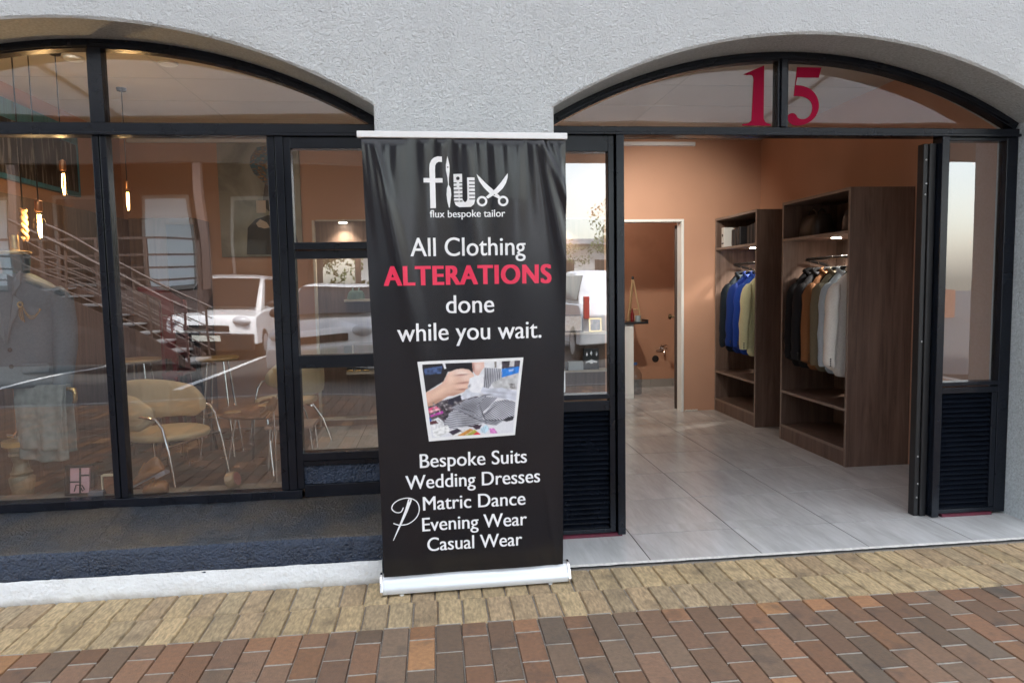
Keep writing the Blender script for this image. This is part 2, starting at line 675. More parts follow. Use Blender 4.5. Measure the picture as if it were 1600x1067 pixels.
# ------------------------------------------------------------------ the building
bld = thing('shop_building', 'white textured shop front with two black framed arches and orange walls inside', 'building')
LC, RC, HW = -1.590, 1.927, 1.335      # arch centres and half width
YF = -.30
def arch_pts(xc, n=60, hw=HW, top=2.588, rad=2.636):
    return [(xc - hw + 2 * hw * i / n, arc_z(xc - hw + 2 * hw * i / n, xc, top, rad)) for i in range(n + 1)]
# front face: strips between breakpoints, rough hand-plastered arris along the arches
m = MB()
ZT = 3.9
def jit(x, z, s=.0045):
    return s * noise.noise((x * 38, z * 38, 4.)) + .004 * noise.noise((x * 9, z * 9, 8.))
def strip(xa, za, xb, zb):
    # a quad column with a rounded, uneven lower lip
    ja, jb = jit(xa, za) + .011, jit(xb, zb) + .011
    m.add([(xa, YF, za + ja), (xb, YF, zb + jb), (xb, YF, ZT), (xa, YF, ZT)], [(0, 1, 2, 3)])
    m.add([(xa, YF + .010, za), (xb, YF + .010, zb), (xb, YF, zb + jb), (xa, YF, za + ja)], [(0, 1, 2, 3)])
for xc in (LC, RC):
    ap = arch_pts(xc, 160)
    for (xa, za), (xb, zb) in zip(ap, ap[1:]):
        strip(xa, za, xb, zb)
ZS = arc_z(LC + HW, LC)
def pier(xa, xb, z0=-.02):
    # vertical arrises slightly rounded and uneven up to the springing
    n = 60
    for i in range(n):
        za, zb = z0 + (ZS - z0) * i / n, z0 + (ZS - z0) * (i + 1) / n
        e = .011
        ja, jb = jit(xa, za), jit(xa, zb)
        ka, kb = jit(xb, za), jit(xb, zb)
        m.add([(xa + e + ja, YF, za), (xb - e + ka, YF, za), (xb - e + kb, YF, zb), (xa + e + jb, YF, zb)], [(0, 1, 2, 3)])
        m.add([(xa, YF + .010, za), (xa + e + ja, YF, za), (xa + e + jb, YF, zb), (xa, YF + .010, zb)], [(0, 1, 2, 3)])
        m.add([(xb - e + ka, YF, za), (xb, YF + .010, za), (xb, YF + .010, zb), (xb - e + kb, YF, zb)], [(0, 1, 2, 3)])
    m.add([(xa, YF, ZS), (xb, YF, ZS), (xb, YF, ZT), (xa, YF, ZT)], [(0, 1, 2, 3)])
# piers: only up to the springing they border the openings, above that they run on between the arches
pier(LC + HW, RC - HW)
pier(RC + HW, 7.2)
pier(-6.2, LC - HW)
front = m.build('front_wall', WHITE_PL, bld, smooth=60, fixn=False)
# body of the wall behind the plaster skin
m = MB()
for xc in (LC, RC):
    ap = arch_pts(xc, 48)
    for (xa, za), (xb, zb) in zip(ap, ap[1:]):
        m.add([(xa, .12, za), (xb, .12, zb), (xb, .12, 2.9), (xa, .12, 2.9)], [(0, 1, 2, 3)])
for xa, xb in ((XL, LC - HW), (LC + HW, RC - HW), (RC + HW, XR)):
    m.add([(xa, .12, 0), (xb, .12, 0), (xb, .12, 2.9), (xa, .12, 2.9)], [(0, 1, 2, 3)])
m.box(XL, LC + HW, .12, .13, 0, .30)
m.build('inner_wall', ORANGE, bld)
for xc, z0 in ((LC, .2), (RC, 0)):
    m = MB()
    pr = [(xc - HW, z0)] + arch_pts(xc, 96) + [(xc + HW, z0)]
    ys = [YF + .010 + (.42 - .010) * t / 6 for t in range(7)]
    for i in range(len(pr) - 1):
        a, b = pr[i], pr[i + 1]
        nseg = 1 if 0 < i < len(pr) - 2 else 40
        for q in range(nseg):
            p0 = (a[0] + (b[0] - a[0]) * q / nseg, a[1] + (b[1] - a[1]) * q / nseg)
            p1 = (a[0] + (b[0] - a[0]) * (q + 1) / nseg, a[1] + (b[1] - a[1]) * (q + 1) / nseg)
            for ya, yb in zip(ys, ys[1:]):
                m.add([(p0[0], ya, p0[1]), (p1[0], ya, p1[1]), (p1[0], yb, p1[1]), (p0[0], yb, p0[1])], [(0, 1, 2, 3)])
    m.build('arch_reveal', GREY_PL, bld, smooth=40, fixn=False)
# plinth under the display window
m = MB()
cuts = [-6.2, -4.1, -2.6, -1.572, -.885, -.255]
def wv(x, z):
    return .006 * noise.noise((x * 4, z * 5, 0)) + .003 * noise.noise((x * 22, z * 22, 5))
for a, b in zip(cuts, cuts[1:]):
    a += .0007
    b -= .0007
    prof = [(-.41, -.02), (-.430, .10), (-.431, .205), (-.424, .226), (-.408, .234), (-.22, .272), (-.035, .306), (-.035, .2), (-.035, -.02)]
    n = max(2, int((b - a) / .03))
    rings = [[(a + (b - a) * i / n, y + (wv(a + (b - a) * i / n, z) if y < -.1 else 0), z + (wv(a + (b - a) * i / n + 7, y) if z > .15 else 0)) for y, z in prof] for i in range(n + 1)]
    m.mi = 0
    m.loft(rings)
ob = m.build('plinth', [NAVY_PL, NAVY_TOP], bld, smooth=50)
for pl in ob.data.polygons:
    if pl.normal.z > .6:
        pl.material_index = 1
def bb(u, v):
    x = -6.2 + u * 5.925
    top = .108 + .003 * noise.noise((x * 7, 0, 2)) + .0022 * noise.noise((x * 31, 1, 2))
    return (x, -.4345 + wv(x, v) * .5 - .0035 * math.sin(math.pi * min(1, v * 1.02)), -.01 + v * (top + .01))
MB().grid(bb, 420, 8).build('plinth_base', BASE_WH, bld, smooth=60)
# rooms
m = MB()
m.box(XL - .1, 1.90, YB, YB + .1, 0, 2.86)
m.box(2.603, XR + .1, YB, YB + .1, 0, 2.86)
m.box(1.90, 2.603, YB, YB + .1, 2.02, 2.86)
m.build('back_wall', ORANGE, bld)
Box(XL - .1, XL, .0, YB, 0, 2.86).build('side_wall', ORANGE, bld)
Box(XR, XR + .1, .0, YB, 0, 2.86).build('side_wall', ORANGE, bld)
m = MB()
m.box(XL - .1, XR + .1, .12, 5.4, 2.846, 2.95)
ceil = m.build('ceiling', CEIL, bld)
m = MB()
for y in (.93, 1.53, 2.13, 2.73):
    m.box(XL, XR, y, y + .012, 2.8445, 2.8475)
for x in (-1.75, -.55, .65, 1.85):
    m.box(x, x + .012, .13, 3.4, 2.8447, 2.848)
m.build('ceiling_strip', mat('ceiling_strip', (.47, .44, .40), .7), bld)
for xa, xb, za in ((-2.85, -1.56, 2.79), (1.70, 2.72, 2.775)):
    Box(xa, xb, YB - .045, YB - .001, za, za + .038).build('ceiling_batten', mat('pale_batten', (.72, .72, .74), .5), bld)
# the store room behind
m = MB()
m.box(1.3, 3.6, 5.25, 5.35, 0, 2.86)
m.box(3.22, 3.32, YB + .1, 5.25, 0, 2.86)
m.box(1.2, 1.3, YB + .1, 5.35, 0, 2.86)
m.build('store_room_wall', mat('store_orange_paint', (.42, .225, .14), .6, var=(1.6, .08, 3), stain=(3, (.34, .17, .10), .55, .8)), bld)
m = MB()
for i in range(7):
    m.box(1.3 + i * .30 + .002, 1.3 + (i + 1) * .30 - .002, 5.238, 5.25, .01, .115)
m.build('skirting_tile', mat('skirting', (.26, .24, .22), .5, var=(5, .1, 3)), bld)
# door frame in the back wall and the dark door standing open behind it
m = MB()
m.box(1.90, 2.612, YB - .015, YB + .12, 2.004, 2.032)
m.box(2.584, 2.612, YB - .015, YB + .12, .0, 2.004)
m.box(1.872, 1.90, YB - .015, YB + .12, .0, 2.032)
m.build('door_frame', WHITE, bld, bev=.004)
DM = Matrix.Translation((2.60, YB + .135, 0)) @ Matrix.Rotation(RAD(-19), 4, 'Z')
dr = MB().box(-.036, 0, 0, .66, .012, 1.98, M=DM).build('store_door', mat('dark_door', (.05, .028, .020), .4), bld, bev=.002)
m = MB().lathe([(.012, 0), (.012, .03), (.03, .04), (.032, .055), (.02, .066), (.004, .068)], 16, M=DM @ Matrix.Translation((-.036, .60, .98)) @ Matrix.Rotation(-math.pi / 2, 4, 'Y'))
m.build('door_handle', mat('bronze', (.16, .11, .06), .35, metal=.8), dr, smooth=40)
m = MB()
for i in range(10):
    a = i * .62
    m.ell((2.63 + i * .014, YB - .012, .014 + .006 * abs(math.sin(a * 3))), (.012, .010, .007), 6, 4)
m.build('loose_plaster', mat('raw_plaster', (.72, .68, .62), .9), bld)

# ------------------------------------------------------------------ arched display window
def arch_bar(m, xc, x0, x1, w, y0, y1, top=2.588, rad=2.636, n=64):
    pts = []
    for i in range(n + 1):
        x = x0 + (x1 - x0) * i / n
        z = arc_z(x, xc, top, rad)
        d = Vector((x - xc, z - (top - rad))).normalized()
        pts.append(((x, z), (x - d.x * w, z - d.y * w)))
    rings = [[(a[0], y0, a[1]), (b[0], y0, b[1]), (b[0], y1, b[1]), (a[0], y1, a[1])] for a, b in pts]
    m.loft(rings)

Y0, Y1 = -.032, .030
m = MB()
arch_bar(m, LC, LC - HW + .002, LC + HW - .002, .046, Y0, Y1)
arch_bar(m, LC, LC - HW + .06, LC + HW - .06, .018, Y0 - .012, Y0 - .0005, 2.566)
m.box(LC - HW + .01, LC + HW - .003, Y0 - .004, Y1, 2.134, 2.196)
m.box(LC - HW + .01, LC + HW - .003, Y0 - .02, Y0 - .0045, 2.134, 2.150)
for xa, xb in ((-1.620, -1.590), (-1.584, -1.553)):
    m.box(xa, xb, Y0 - .002, Y1, .35, 2.134)
m.box(-1.590, -1.584, Y0 + .02, Y1, .35, 2.134)
m.box(-1.620, -1.553, Y0 - .002, Y1, 2.196, 2.55)
for xa, xb in ((-.804, -.768), (-.763, -.724), (-.724, -.690)):
    m.box(xa, xb, Y0 - (.008 if xa == -.763 else 0), Y1, .352, 2.134)
m.box(-.768, -.763, Y0 + .02, Y1, .352, 2.134)
m.box(-.305, LC + HW - .003, Y0, Y1, .352, 2.134)
for za, zb, pr in ((2.076, 2.134, 0), (1.575, 1.612, .018), (1.531, 1.572, .002), (.976, 1.042, 0), (.500, .541, .012), (.306, .372, 0), (.470, .497, 0)):
    m.box(-.690, -.305, Y0 - pr, Y1, za, zb)
m.box(-2.44, -2.38, Y0, Y1, .35, 2.134)
m.box(LC - HW + .002, LC - HW + .05, Y0, Y1, .305, 2.134)
m.box(LC - HW + .05, -.70, Y0 - .012, Y1, .305, .3495)
wf = m.build('window_frame', BLACK, bld, bev=.004)
m = MB()
for xa, xb in ((-2.915, -1.588), (-1.588, -.262)):
    n = 40
    f = [(xa + (xb - xa) * i / n, arc_z(xa + (xb - xa) * i / n, LC) - .02) for i in range(n + 1)]
    MB().prism([(xb, 2.18), (xa, 2.18)] + f, -.003, .003).build('fanlight_pane', GLASS_TOP, wf)
for xa, xb in ((-2.40, -1.60), (-1.57, -.79), (-2.9, -2.43)):
    Box(xa, xb, -.003, .003, .34, 2.15).build('pane', GLASS, wf)
for za, zb in ((1.60, 2.09), (1.03, 1.54), (.53, .98)):
    Box(-.70, -.29, -.003, .003, za, zb).build('pane', GLASS, wf)
Box(-.690, -.300, -.022, .02, .372, .470).build('textured_panel', NAVY_PL, wf, bev=.004)
Box(XL + .002, -.70, .031, .165, .300, .338).build('window_ledge', mat('ledge_paint', (.20, .17, .14), .6, var=(9, .25, 5)), wf)

# ------------------------------------------------------------------ arched entrance
m = MB()
arch_bar(m, RC, RC - HW + .002, RC + HW - .002, .046, Y0, Y1)
arch_bar(m, RC, RC - HW + .06, RC + HW - .06, .018, Y0 - .012, Y0 - .0005, 2.566)
m.box(RC - HW + .003, RC + HW - .003, Y0 - .006, Y1, 2.148, 2.194)
m.box(RC - HW + .003, RC + HW - .003, Y0 - .022, Y0 - .0065, 2.148, 2.164)
m.box(1.848, 1.908, Y0, Y1, 2.194, 2.55)
m.box(1.862, 1.894, Y0 - .014, Y0 - .0005, 2.194, 2.55)
# left sidelight
m.box(.594, .660, Y0, Y1, .03, 2.148)
m.box(.960, 1.003, Y0 - .02, Y1, .02, 2.148)
m.box(.922, .954, Y0, Y1, .03, 2.148)
m.box(.954, .960, Y0 + .02, Y1, .03, 2.148)
for za, zb in ((2.064, 2.148), (.765, .792), (.700, .755), (.028, .052)):
    m.box(.660, .922, Y0 - (.01 if za == .765 else 0), Y1, za, zb)
# right sidelight
m.box(2.790, 2.833, Y0 - .02, Y1, .015, 2.148)
m.box(3.192, 3.260, Y0, Y1, .02, 2.148)
for za, zb in ((2.128, 2.148), (.765, .788), (.722, .757), (.026, .052)):
    m.box(2.833, 3.192, Y0 - (.01 if za == .765 else 0), Y1, za, zb)
m.box(2.833, 2.852, Y0 + .004, Y1, .052, .722)
m.box(3.160, 3.192, Y0 + .004, Y1, .052, .722)
ent = m.build('entrance_frame', BLACK, bld, bev=.0035)
m = MB()
for xa, xb in ((.60, 1.88), (1.88, 3.255)):
    n = 40
    f = [(xa + (xb - xa) * i / n, arc_z(xa + (xb - xa) * i / n, RC) - .02) for i in range(n + 1)]
    MB().prism([(xb, 2.18), (xa, 2.18)] + f, -.003, .003).build('fanlight_pane', GLASS_TOP, ent)
Box(.645, .935, -.003, .003, .778, 2.075).build('pane', GLASS, ent)
Box(2.825, 3.20, -.003, .003, .775, 2.14).build('pane', GLASS, ent)
for xa, xb, za, zb in ((.660, .922, .052, .700), (2.852, 3.160, .052, .722)):
    m = MB()
    m.box(xa, xb, .012, .02, za, zb)
    n = 24
    p = (zb - za) / n
    for i in range(n):
        z = za + p * i
        m.prism([(-.026, z + .003), (-.020, z + .0008), (.012, z + p * .72), (.012, z + p * .95), (.004, z + p * .93)], xa + .001, xb - .001, 'x')
    m.build('louvre_panel', BLACK, ent)
for xa, xb in ((.64, .985), (2.86, 3.17)):
    Box(xa, xb, Y0 - .012, Y1, .0108, .026).build('red_primer_strip', mat('red_primer', (.11, .012, .028), .6, var=(40, .4, 4)), ent)
# house number 15 in red vinyl on the fanlight
def bez(p0, p1, p2, p3, n=10):
    return [tuple(((1 - t) ** 3) * p0[i] + 3 * t * (1 - t) ** 2 * p1[i] + 3 * t * t * (1 - t) * p2[i] + t ** 3 * p3[i] for i in (0, 1)) for t in [q / n for q in range(n)]]
def to_w(p, x0, z0, s):
    return (x0 + p[0] * s, z0 - p[1] * s)
one = [(1490, 280), (1490, 610), (1500, 632)] + bez((1500, 632), (1515, 643), (1530, 645), (1540, 648), 6) + [(1540, 656), (1348, 656), (1348, 648)] + \
    bez((1348, 648), (1380, 645), (1405, 640), (1415, 610), 6) + [(1420, 370)] + bez((1420, 370), (1418, 335), (1400, 335), (1352, 348), 6) + [(1352, 338)]
sc = (1.79 - 1.67) / ((1196 - 1162) * 4.21)
MB().prism([to_w((x - 1352, y - 656), 1.668, 2.208, sc) for x, y in one], -.0062, -.0034).build('numeral', RED_VINYL, ent)
five = [(120, 288), (285, 288), (268, 352), (122, 352), (113, 400)] + bez((113, 400), (200, 400), (262, 440), (272, 520), 12) + \
    bez((272, 520), (278, 600), (200, 655), (120, 655), 12) + bez((120, 655), (75, 650), (55, 620), (60, 595), 8) + bez((60, 595), (75, 568), (115, 568), (125, 600), 8) + \
    bez((125, 600), (145, 625), (225, 620), (228, 540), 10) + bez((228, 540), (225, 480), (160, 460), (76, 470), 10)
MB().prism([to_w((x - 60, y - 656), 1.918, 2.208, sc) for x, y in five], -.0062, -.0034).build('numeral', RED_VINYL, ent)
m = MB()
m.prism([(.655, .802), (.682, .802), (.687, .808), (.687, .915), (.682, .921), (.655, .921)], -.0058, -.0034)
m.build('white_sticker', mat('white_card', (.85, .85, .84), .5), ent)

# folded security gate against the right post
gate = thing('security_gate', 'black folding security gate stacked against the right doorpost', 'gate', (2.74, .04, .012))
m = MB()
for i, (xa, xb, ya, yb) in enumerate(((2.718, 2.744, .0, .052), (2.747, 2.784, -.010, .05))):
    m.box(xa, xb, ya, yb, .012, 2.118)
m.build('gate_bar', BLACK_M, gate, bev=.003)
for k, z in enumerate((.12, .20, .36, 1.02, 1.84, 1.90, 2.03)):
    x = (2.733, 2.738)[k % 2]
    MB().ell((x, -.001, z), (.006, .004, .006), 8, 5).build('rivet', mat('rivet_steel', (.4, .4, .4), .35, metal=1.), gate, smooth=50)
# ------------------------------------------------------------------ the roll-up banner
ban = thing('roll_up_banner', 'tall black roll up banner advertising clothing alterations, leaning in front of the pillar', 'banner', (.16, -.585, 0))
BZ0, BZ1 = .088, 1.990
def bX(a, z):
    t = (z - BZ0) / (BZ1 - BZ0)
    l = -.2555 + (-.2715 + .2555) * t + .004 * math.sin(t * 5) 
    r = .5620 + (.5690 - .5620) * t - .004 * math.sin(t * 6.5)
    return l + (r - l) * a
CREASE = [  # (u at top, drift of u per metre down, width, depth, length)
    (.02, .10, .018, .006, .30), (.055, .20, .02, .008, .50), (.11, -.03, .02, .004, .16), (.17, -.06, .035, .006, .30),
    (.30, .0, .022, .004, .22), (.385, -.06, .022, .0045, .14), (.46, .03, .016, .004, .10), (.505, .07, .030, .0075, .5),
    (.57, .06, .018, .004, .22), (.64, .03, .026, .006, .30), (.71, .04, .030, .005, .28), (.77, -.03, .018, .004, .14),
    (.83, .10, .018, .005, .16), (.865, .26, .020, .010, .55), (.875, .50, .016, .009, .33), (.93, .30, .014, .005, .2), (.98, -.05, .014, .004, .16)]
def bW(a, z):
    h = BZ1 - z
    d = 0.
    for u, dr, wd, dp, ln in CREASE:
        c = u + dr * h
        ww = wd * (1 + h * 2.2)
        f = math.exp(-(h / (ln * 1.7)) ** 2) * (1 - math.exp(-h / .012))
        d += 2.0 * dp * f * math.exp(-((a - c) / ww) ** 2)
    fade = min(1, h / .25)
    # long soft undulation of vinyl under tension, deeper in the upper half
    k = .35 + .65 * (z / 2) ** 1.5
    d += k * fade * (.0070 * math.sin(a * 10.2 + .6 + .5 * math.sin(z * 2.)) + .0018 * math.sin(a * 23 + 1.9 + z * .8))
    d += .0016 * noise.noise((a * 3, z * 3, 3))
    # one dog-eared crease low down on the right
    q = (a - .93) * 1.0 + (z - .30) * .16
    d += .005 * math.exp(-(q / .018) ** 2) * math.exp(-((z - .25) / .28) ** 2)
    d -= .010 * math.exp(-((z - BZ0) / .05) ** 2)
    return d
def bY(X, z):
    return -.585 + .025 * (X - .16) - .073 * (z - .085)
def bP(a, z, off=0.):
    X = bX(a, z)
    return Vector((X, bY(X, z) - bW(a, z) - off, z))
def bXZ(X, z, off=.0014):
    l, r = bX(0, z), bX(1, z)
    a = (X - l) / (r - l)
    return (X, bY(X, z) - bW(a, z) - off, z)
VINYL = mat('black_banner_vinyl', (.006, .0068, .0105), .25, spec=.62, bump=(160, .00015, 3, 'n'))
PRINT_W = mat('white_print', (.90, .90, .91), .4)
PRINT_R = mat('red_print', (.85, .035, .10), .4)
m = MB()
m.grid(lambda u, v: bP(u, BZ0 + v * (BZ1 - BZ0)), 120, 150)
sheet = m.build('banner_sheet', VINYL, ban, smooth=180)

def flat(name, polys, mt, off=.0014, parent=None):
    m = MB()
    for k, p in enumerate(polys):
        m.add([(x, 0, z) for x, z in p], [tuple(range(len(p)))])
    ob = m.build(name, mt, sheet if parent is None else parent, local=True, fixn=False)
    drape(ob, off)
    return ob
def drape(ob, off):
    bm = bmesh.new()
    bm.from_mesh(ob.data)
    bmesh.ops.triangulate(bm, faces=bm.faces, ngon_method='EAR_CLIP')
    for _ in range(4):
        e = [e for e in bm.edges if e.calc_length() > .02]
        if not e:
            break
        bmesh.ops.subdivide_edges(bm, edges=e, cuts=1)
        bmesh.ops.triangulate(bm, faces=[f for f in bm.faces if len(f.verts) > 3])
    o = root_loc(sheet)
    for v in bm.verts:
        v.co = Vector(bXZ(v.co.x, v.co.z, off - v.co.y)) - o
    bm.to_mesh(ob.data)
    bm.free()
def text(name, body, xl, xr, zb, cap, mt, bold=.012):
    c = bpy.data.curves.new(name, 'FONT')
    c.body = body
    c.resolution_u = 6
    if bold > .02:
        c.space_character = 1.10
    t = bpy.data.objects.new(name, c)
    COL.objects.link(t)
    bpy.context.view_layer.update()
    me = bpy.data.meshes.new_from_object(t.evaluated_get(bpy.context.evaluated_depsgraph_get()))
    bpy.data.objects.remove(t)
    xs = [v.co.x for v in me.vertices]
    a, b = min(xs) - bold, max(xs) + bold
    # weight: the letters are struck a few times a hair apart, each on its own depth
    st = [(0, 0), (-bold, 0), (bold, 0)]
    if bold > .02:
        st = [(0, 0), (-bold, 0), (-bold * .5, 0), (bold * .5, 0), (bold, 0), (0, -.012), (0, .012), (-bold, .012), (bold, .012), (-bold, -.012), (bold, -.012)]
    m = MB()
    off = []
    for k, (dx, dz) in enumerate(st):
        m.add([(xl + (v.co.x + dx - a) / (b - a) * (xr - xl), -k * .0001, zb + (v.co.y + dz) / .70 * cap) for v in me.vertices], [tuple(p.vertices) for p in me.polygons])
    ob = m.build(name, mt, sheet, local=True, fixn=False)
    drape(ob, .0014)
    return ob
text('lettering', 'flux bespoke tailor', -.008, .307, 1.668, .030, PRINT_W, .013)
text('lettering', 'All Clothing', -.093, .394, 1.508, .078, PRINT_W, .010)
text('lettering', 'ALTERATIONS', -.207, .508, 1.388, .080, PRINT_R, .044)
text('lettering', 'done', .050, .256, 1.266, .078, PRINT_W, .010)
text('lettering', 'while you wait.', -.159, .463, 1.150, .078, PRINT_W, .010)
text('lettering', 'Bespoke Suits', -.081, .394, .589, .064, PRINT_W, .013)
text('lettering', 'Wedding Dresses', -.146, .454, .494, .064, PRINT_W, .013)
text('lettering', 'Matric Dance', -.073, .386, .393, .064, PRINT_W, .013)
text('lettering', 'Evening Wear', -.079, .392, .296, .064, PRINT_W, .013)
text('lettering', 'Casual Wear', -.059, .370, .201, .064, PRINT_W, .013)

# logo: an f, a needle, a tape measure bent to a u, and a pair of scissors
def lw(x, y):
    px, py = 560 + x / 2.882, 190 + y / 2.882
    return (-.029 + (px - 662) * .00267, 1.824 - (py - 280) * .00257)
def L(pts):
    return [lw(*p) for p in pts]
def circ(cx, cy, r, n=28, a0=0, a1=2 * math.pi):
    return [(cx + r * math.cos(a0 + (a1 - a0) * i / n), cy + r * math.sin(a0 + (a1 - a0) * i / n)) for i in range(n)]
def ring(cx, cy, r0, r1, n=28):
    a, b = circ(cx, cy, r0, n), circ(cx, cy, r1, n)
    return [[a[i], a[(i + 1) % n], b[(i + 1) % n], b[i]] for i in range(n)]
P = []
P.append([(320, 392), (320, 256), (345, 256), (345, 392)])
P.append([(320, 256), (320, 212), (322, 192), (330, 174), (342, 163), (358, 158), (377, 160), (377, 184), (362, 183), (352, 188), (346, 200), (345, 218), (345, 256)])
P.append([(293, 256), (320, 256), (320, 276), (293, 276)])
P.append([(345, 256), (378, 256), (378, 276), (345, 276)])
P.append([(401, 156), (405, 172), (410, 195), (410, 222), (406, 255), (405, 285), (413, 302), (415, 330), (411, 362), (407, 389), (403, 389), (397, 362), (394, 330), (396, 302), (402, 285), (400, 255), (394, 222), (394, 195), (398, 172)])
u = [(427, 237), (465, 237), (465, 352), (470, 362), (476, 366), (483, 362), (487, 352), (487, 254), (521, 254), (521, 358), (516, 376), (502, 388), (450, 388), (434, 378), (427, 360)]
P.append(u)
P.append([(530, 238), (545, 252), (566, 275), (600, 306), (632, 338), (640, 348), (628, 352), (612, 343), (590, 328), (562, 300), (541, 270)])
P.append([(671, 235), (670, 255), (662, 280), (648, 303), (626, 325), (606, 335), (596, 322), (618, 302), (640, 276), (660, 248)])
P.append([(594, 322), (604, 336), (580, 350), (570, 342)])
P += ring(553, 362, 24, 14)
P += ring(648, 362, 24, 14)
flat('logo', [L(p) for p in P], PRINT_W)
Q = [circ(446, 257, 8), circ(402, 206, 3.2, 12)]
for y in (275, 291, 308, 326, 342, 358):
    Q.append([(427, y), (440 if y % 2 else 448, y), (440 if y % 2 else 448, y + 5), (427, y + 5)])
    Q.append([(452, y), (465, y), (465, y + 5), (452, y + 5)])
for y in (268, 284, 300, 316, 333, 350):
    Q.append([(495, y), (521, y), (521, y + 5), (495, y + 5)])
Q.append([(608, 330), (612, 333), (610, 336), (606, 333)])
for p in Q:
    flat('logo_detail', [L(p)], mat('black_print', (.017, .0175, .021), .4), .0021)

# needle with a curl of thread
def nw(x, y):
    px, py = 560 + x / 2.667, 540 + y / 2.667
    return (-.130 + (px - 640) * .0029 - (py - 778) * .00008, .453 - (py - 778) * .0029)
def ribbon(path, wd):
    out = []
    for i in range(len(path) - 1):
        a, b = Vector(path[i]), Vector(path[i + 1])
        d = (b - a).normalized()
        n = Vector((-d.y, d.x)) * wd / 2
        e = d * wd * .12
        out.append([tuple(a + n - e), tuple(b + n + e), tuple(b - n + e), tuple(a - n - e)])
    return out
def spline(pts, n=8):
    out = []
    for i in range(len(pts) - 1):
        p0, p1, p2, p3 = (Vector(pts[max(i - 1, 0)]), Vector(pts[i]), Vector(pts[i + 1]), Vector(pts[min(i + 2, len(pts) - 1)]))
        for q in range(n):
            t = q / n
            out.append(tuple(.5 * ((2 * p1) + (p2 - p0) * t + (2 * p0 - 5 * p1 + 4 * p2 - p3) * t * t + (3 * p1 - p0 - 3 * p2 + p3) * t ** 3)))
    out.append(tuple(pts[-1]))
    return out
thread = spline([(188, 672), (178, 690), (158, 690), (142, 674), (150, 652), (178, 636), (214, 634), (243, 652), (252, 685), (240, 718), (208, 742), (172, 745), (148, 736)], 6)
nd = [[(212, 632), (220, 634), (222, 644), (205, 690), (184, 735), (148, 810), (146, 808), (176, 732), (194, 684), (207, 640)]]
flat('needle_emblem', [[nw(*q) for q in p] for p in ribbon(thread, 4.2)], PRINT_W, .0014)
flat('needle_emblem', [[nw(*q) for q in p] for p in nd], PRINT_W, .0022)
flat('needle_emblem', [[nw(*q) for q in [(214, 637), (217, 638), (212, 650), (209, 649)]]], mat('black_print'), .0027)

# printed picture: hands sewing a striped cloth over a table of thread reels
def pw(x, y):
    px, py = 620 + x / 5.927, 540 + y / 5.927
    return (-.078 + (px - 652) * .00278 - (py - 565) * .00009, 1.061 - (px - 652) * .00009 - (py - 565) * .002835)
photo = flat('picture_print', [[pw(*q) for q in [(190, 148), (1168, 108), (1105, 835), (298, 885)]]], mat('print_border', (.84, .84, .84), .4))
# the print itself: painted on a fine grid of the picture, as ink colours of the vinyl
import numpy as np
GW, GH = 250, 200
c4 = [(232, 174), (1138, 136), (1085, 808), (326, 852)]      # corners of the inked area
uu, vv = np.meshgrid(np.linspace(0, 1, GW), np.linspace(0, 1, GH))
PXX = (1 - vv) * ((1 - uu) * c4[0][0] + uu * c4[1][0]) + vv * ((1 - uu) * c4[3][0] + uu * c4[2][0])
PYY = (1 - vv) * ((1 - uu) * c4[0][1] + uu * c4[1][1]) + vv * ((1 - uu) * c4[3][1] + uu * c4[2][1])
rng = np.random.RandomState(5)
def nz(scale, seed):
    r = np.random.RandomState(seed).rand(60, 60)
    x, y = PXX / scale % 58, PYY / scale % 58
    i, j = x.astype(int), y.astype(int)
    fx, fy = x - i, y - j
    fx, fy = fx * fx * (3 - 2 * fx), fy * fy * (3 - 2 * fy)
    return (r[i, j] * (1 - fx) + r[i + 1, j] * fx) * (1 - fy) + (r[i, j + 1] * (1 - fx) + r[i + 1, j + 1] * fx) * fy
INK = np.zeros((GH, GW, 3))
INK[:] = (.74, .74, .78)
def inside(poly):
    m_ = np.zeros(PXX.shape, bool)
    n_ = len(poly)
    for i in range(n_):
        (x1, y1), (x2, y2) = poly[i], poly[(i + 1) % n_]
        if y1 == y2:
            continue
        k_ = ((y1 > PYY) != (y2 > PYY)) & (PXX < (x2 - x1) * (PYY - y1) / (y2 - y1) + x1)
        m_ ^= k_
    return m_
def ink(poly, col, var=.15, sc=40, seed=1):
    m_ = inside(poly)
    f = 1 + var * (nz(sc, seed) - .5) * 2
    INK[m_] = (np.array(col) * f[..., None])[m_]
def blend(cx, cy, rx, ry, col, k, ang=0., only=None):
    c, s = math.cos(ang), math.sin(ang)
    dx, dy = PXX - cx, PYY - cy
    a = ((dx * c + dy * s) / rx) ** 2 + ((-dx * s + dy * c) / ry) ** 2
    w_ = k * np.exp(-a * 1.2)
    if only is not None:
        w_ = w_ * only
    INK[:] = INK * (1 - w_[..., None]) + np.array(col) * w_[..., None]
ink([(286, 540), (640, 450), (760, 470), (760, 760), (310, 720)], (.09, .075, .09), .9, 13, 3)
ink([(232, 170), (700, 150), (700, 262), (470, 240), (430, 330), (262, 432)], (.014, .013, .018), .3)
ink([(246, 212), (418, 188), (406, 256), (262, 268)], (.05, .085, .20), .6, 18, 4)
ink([(418, 165), (442, 163), (452, 212), (436, 214)], (.8, .8, .84))
ink([(790, 150), (965, 142), (975, 330), (800, 330)], (.80, .80, .82), .1)
ink([(895, 142), (916, 141), (916, 200), (900, 205)], (.25, .22, .2))
ink([(965, 142), (1140, 134), (1134, 196), (968, 212)], (.055, .045, .06), .6, 22, 5)
ink([(1045, 138), (1085, 137), (1080, 190), (1035, 192)], (.62, .6, .6))
ink([(966, 214), (1134, 190), (1128, 252), (985, 296), (968, 296)], (.03, .22, .70), .25, 30, 6)
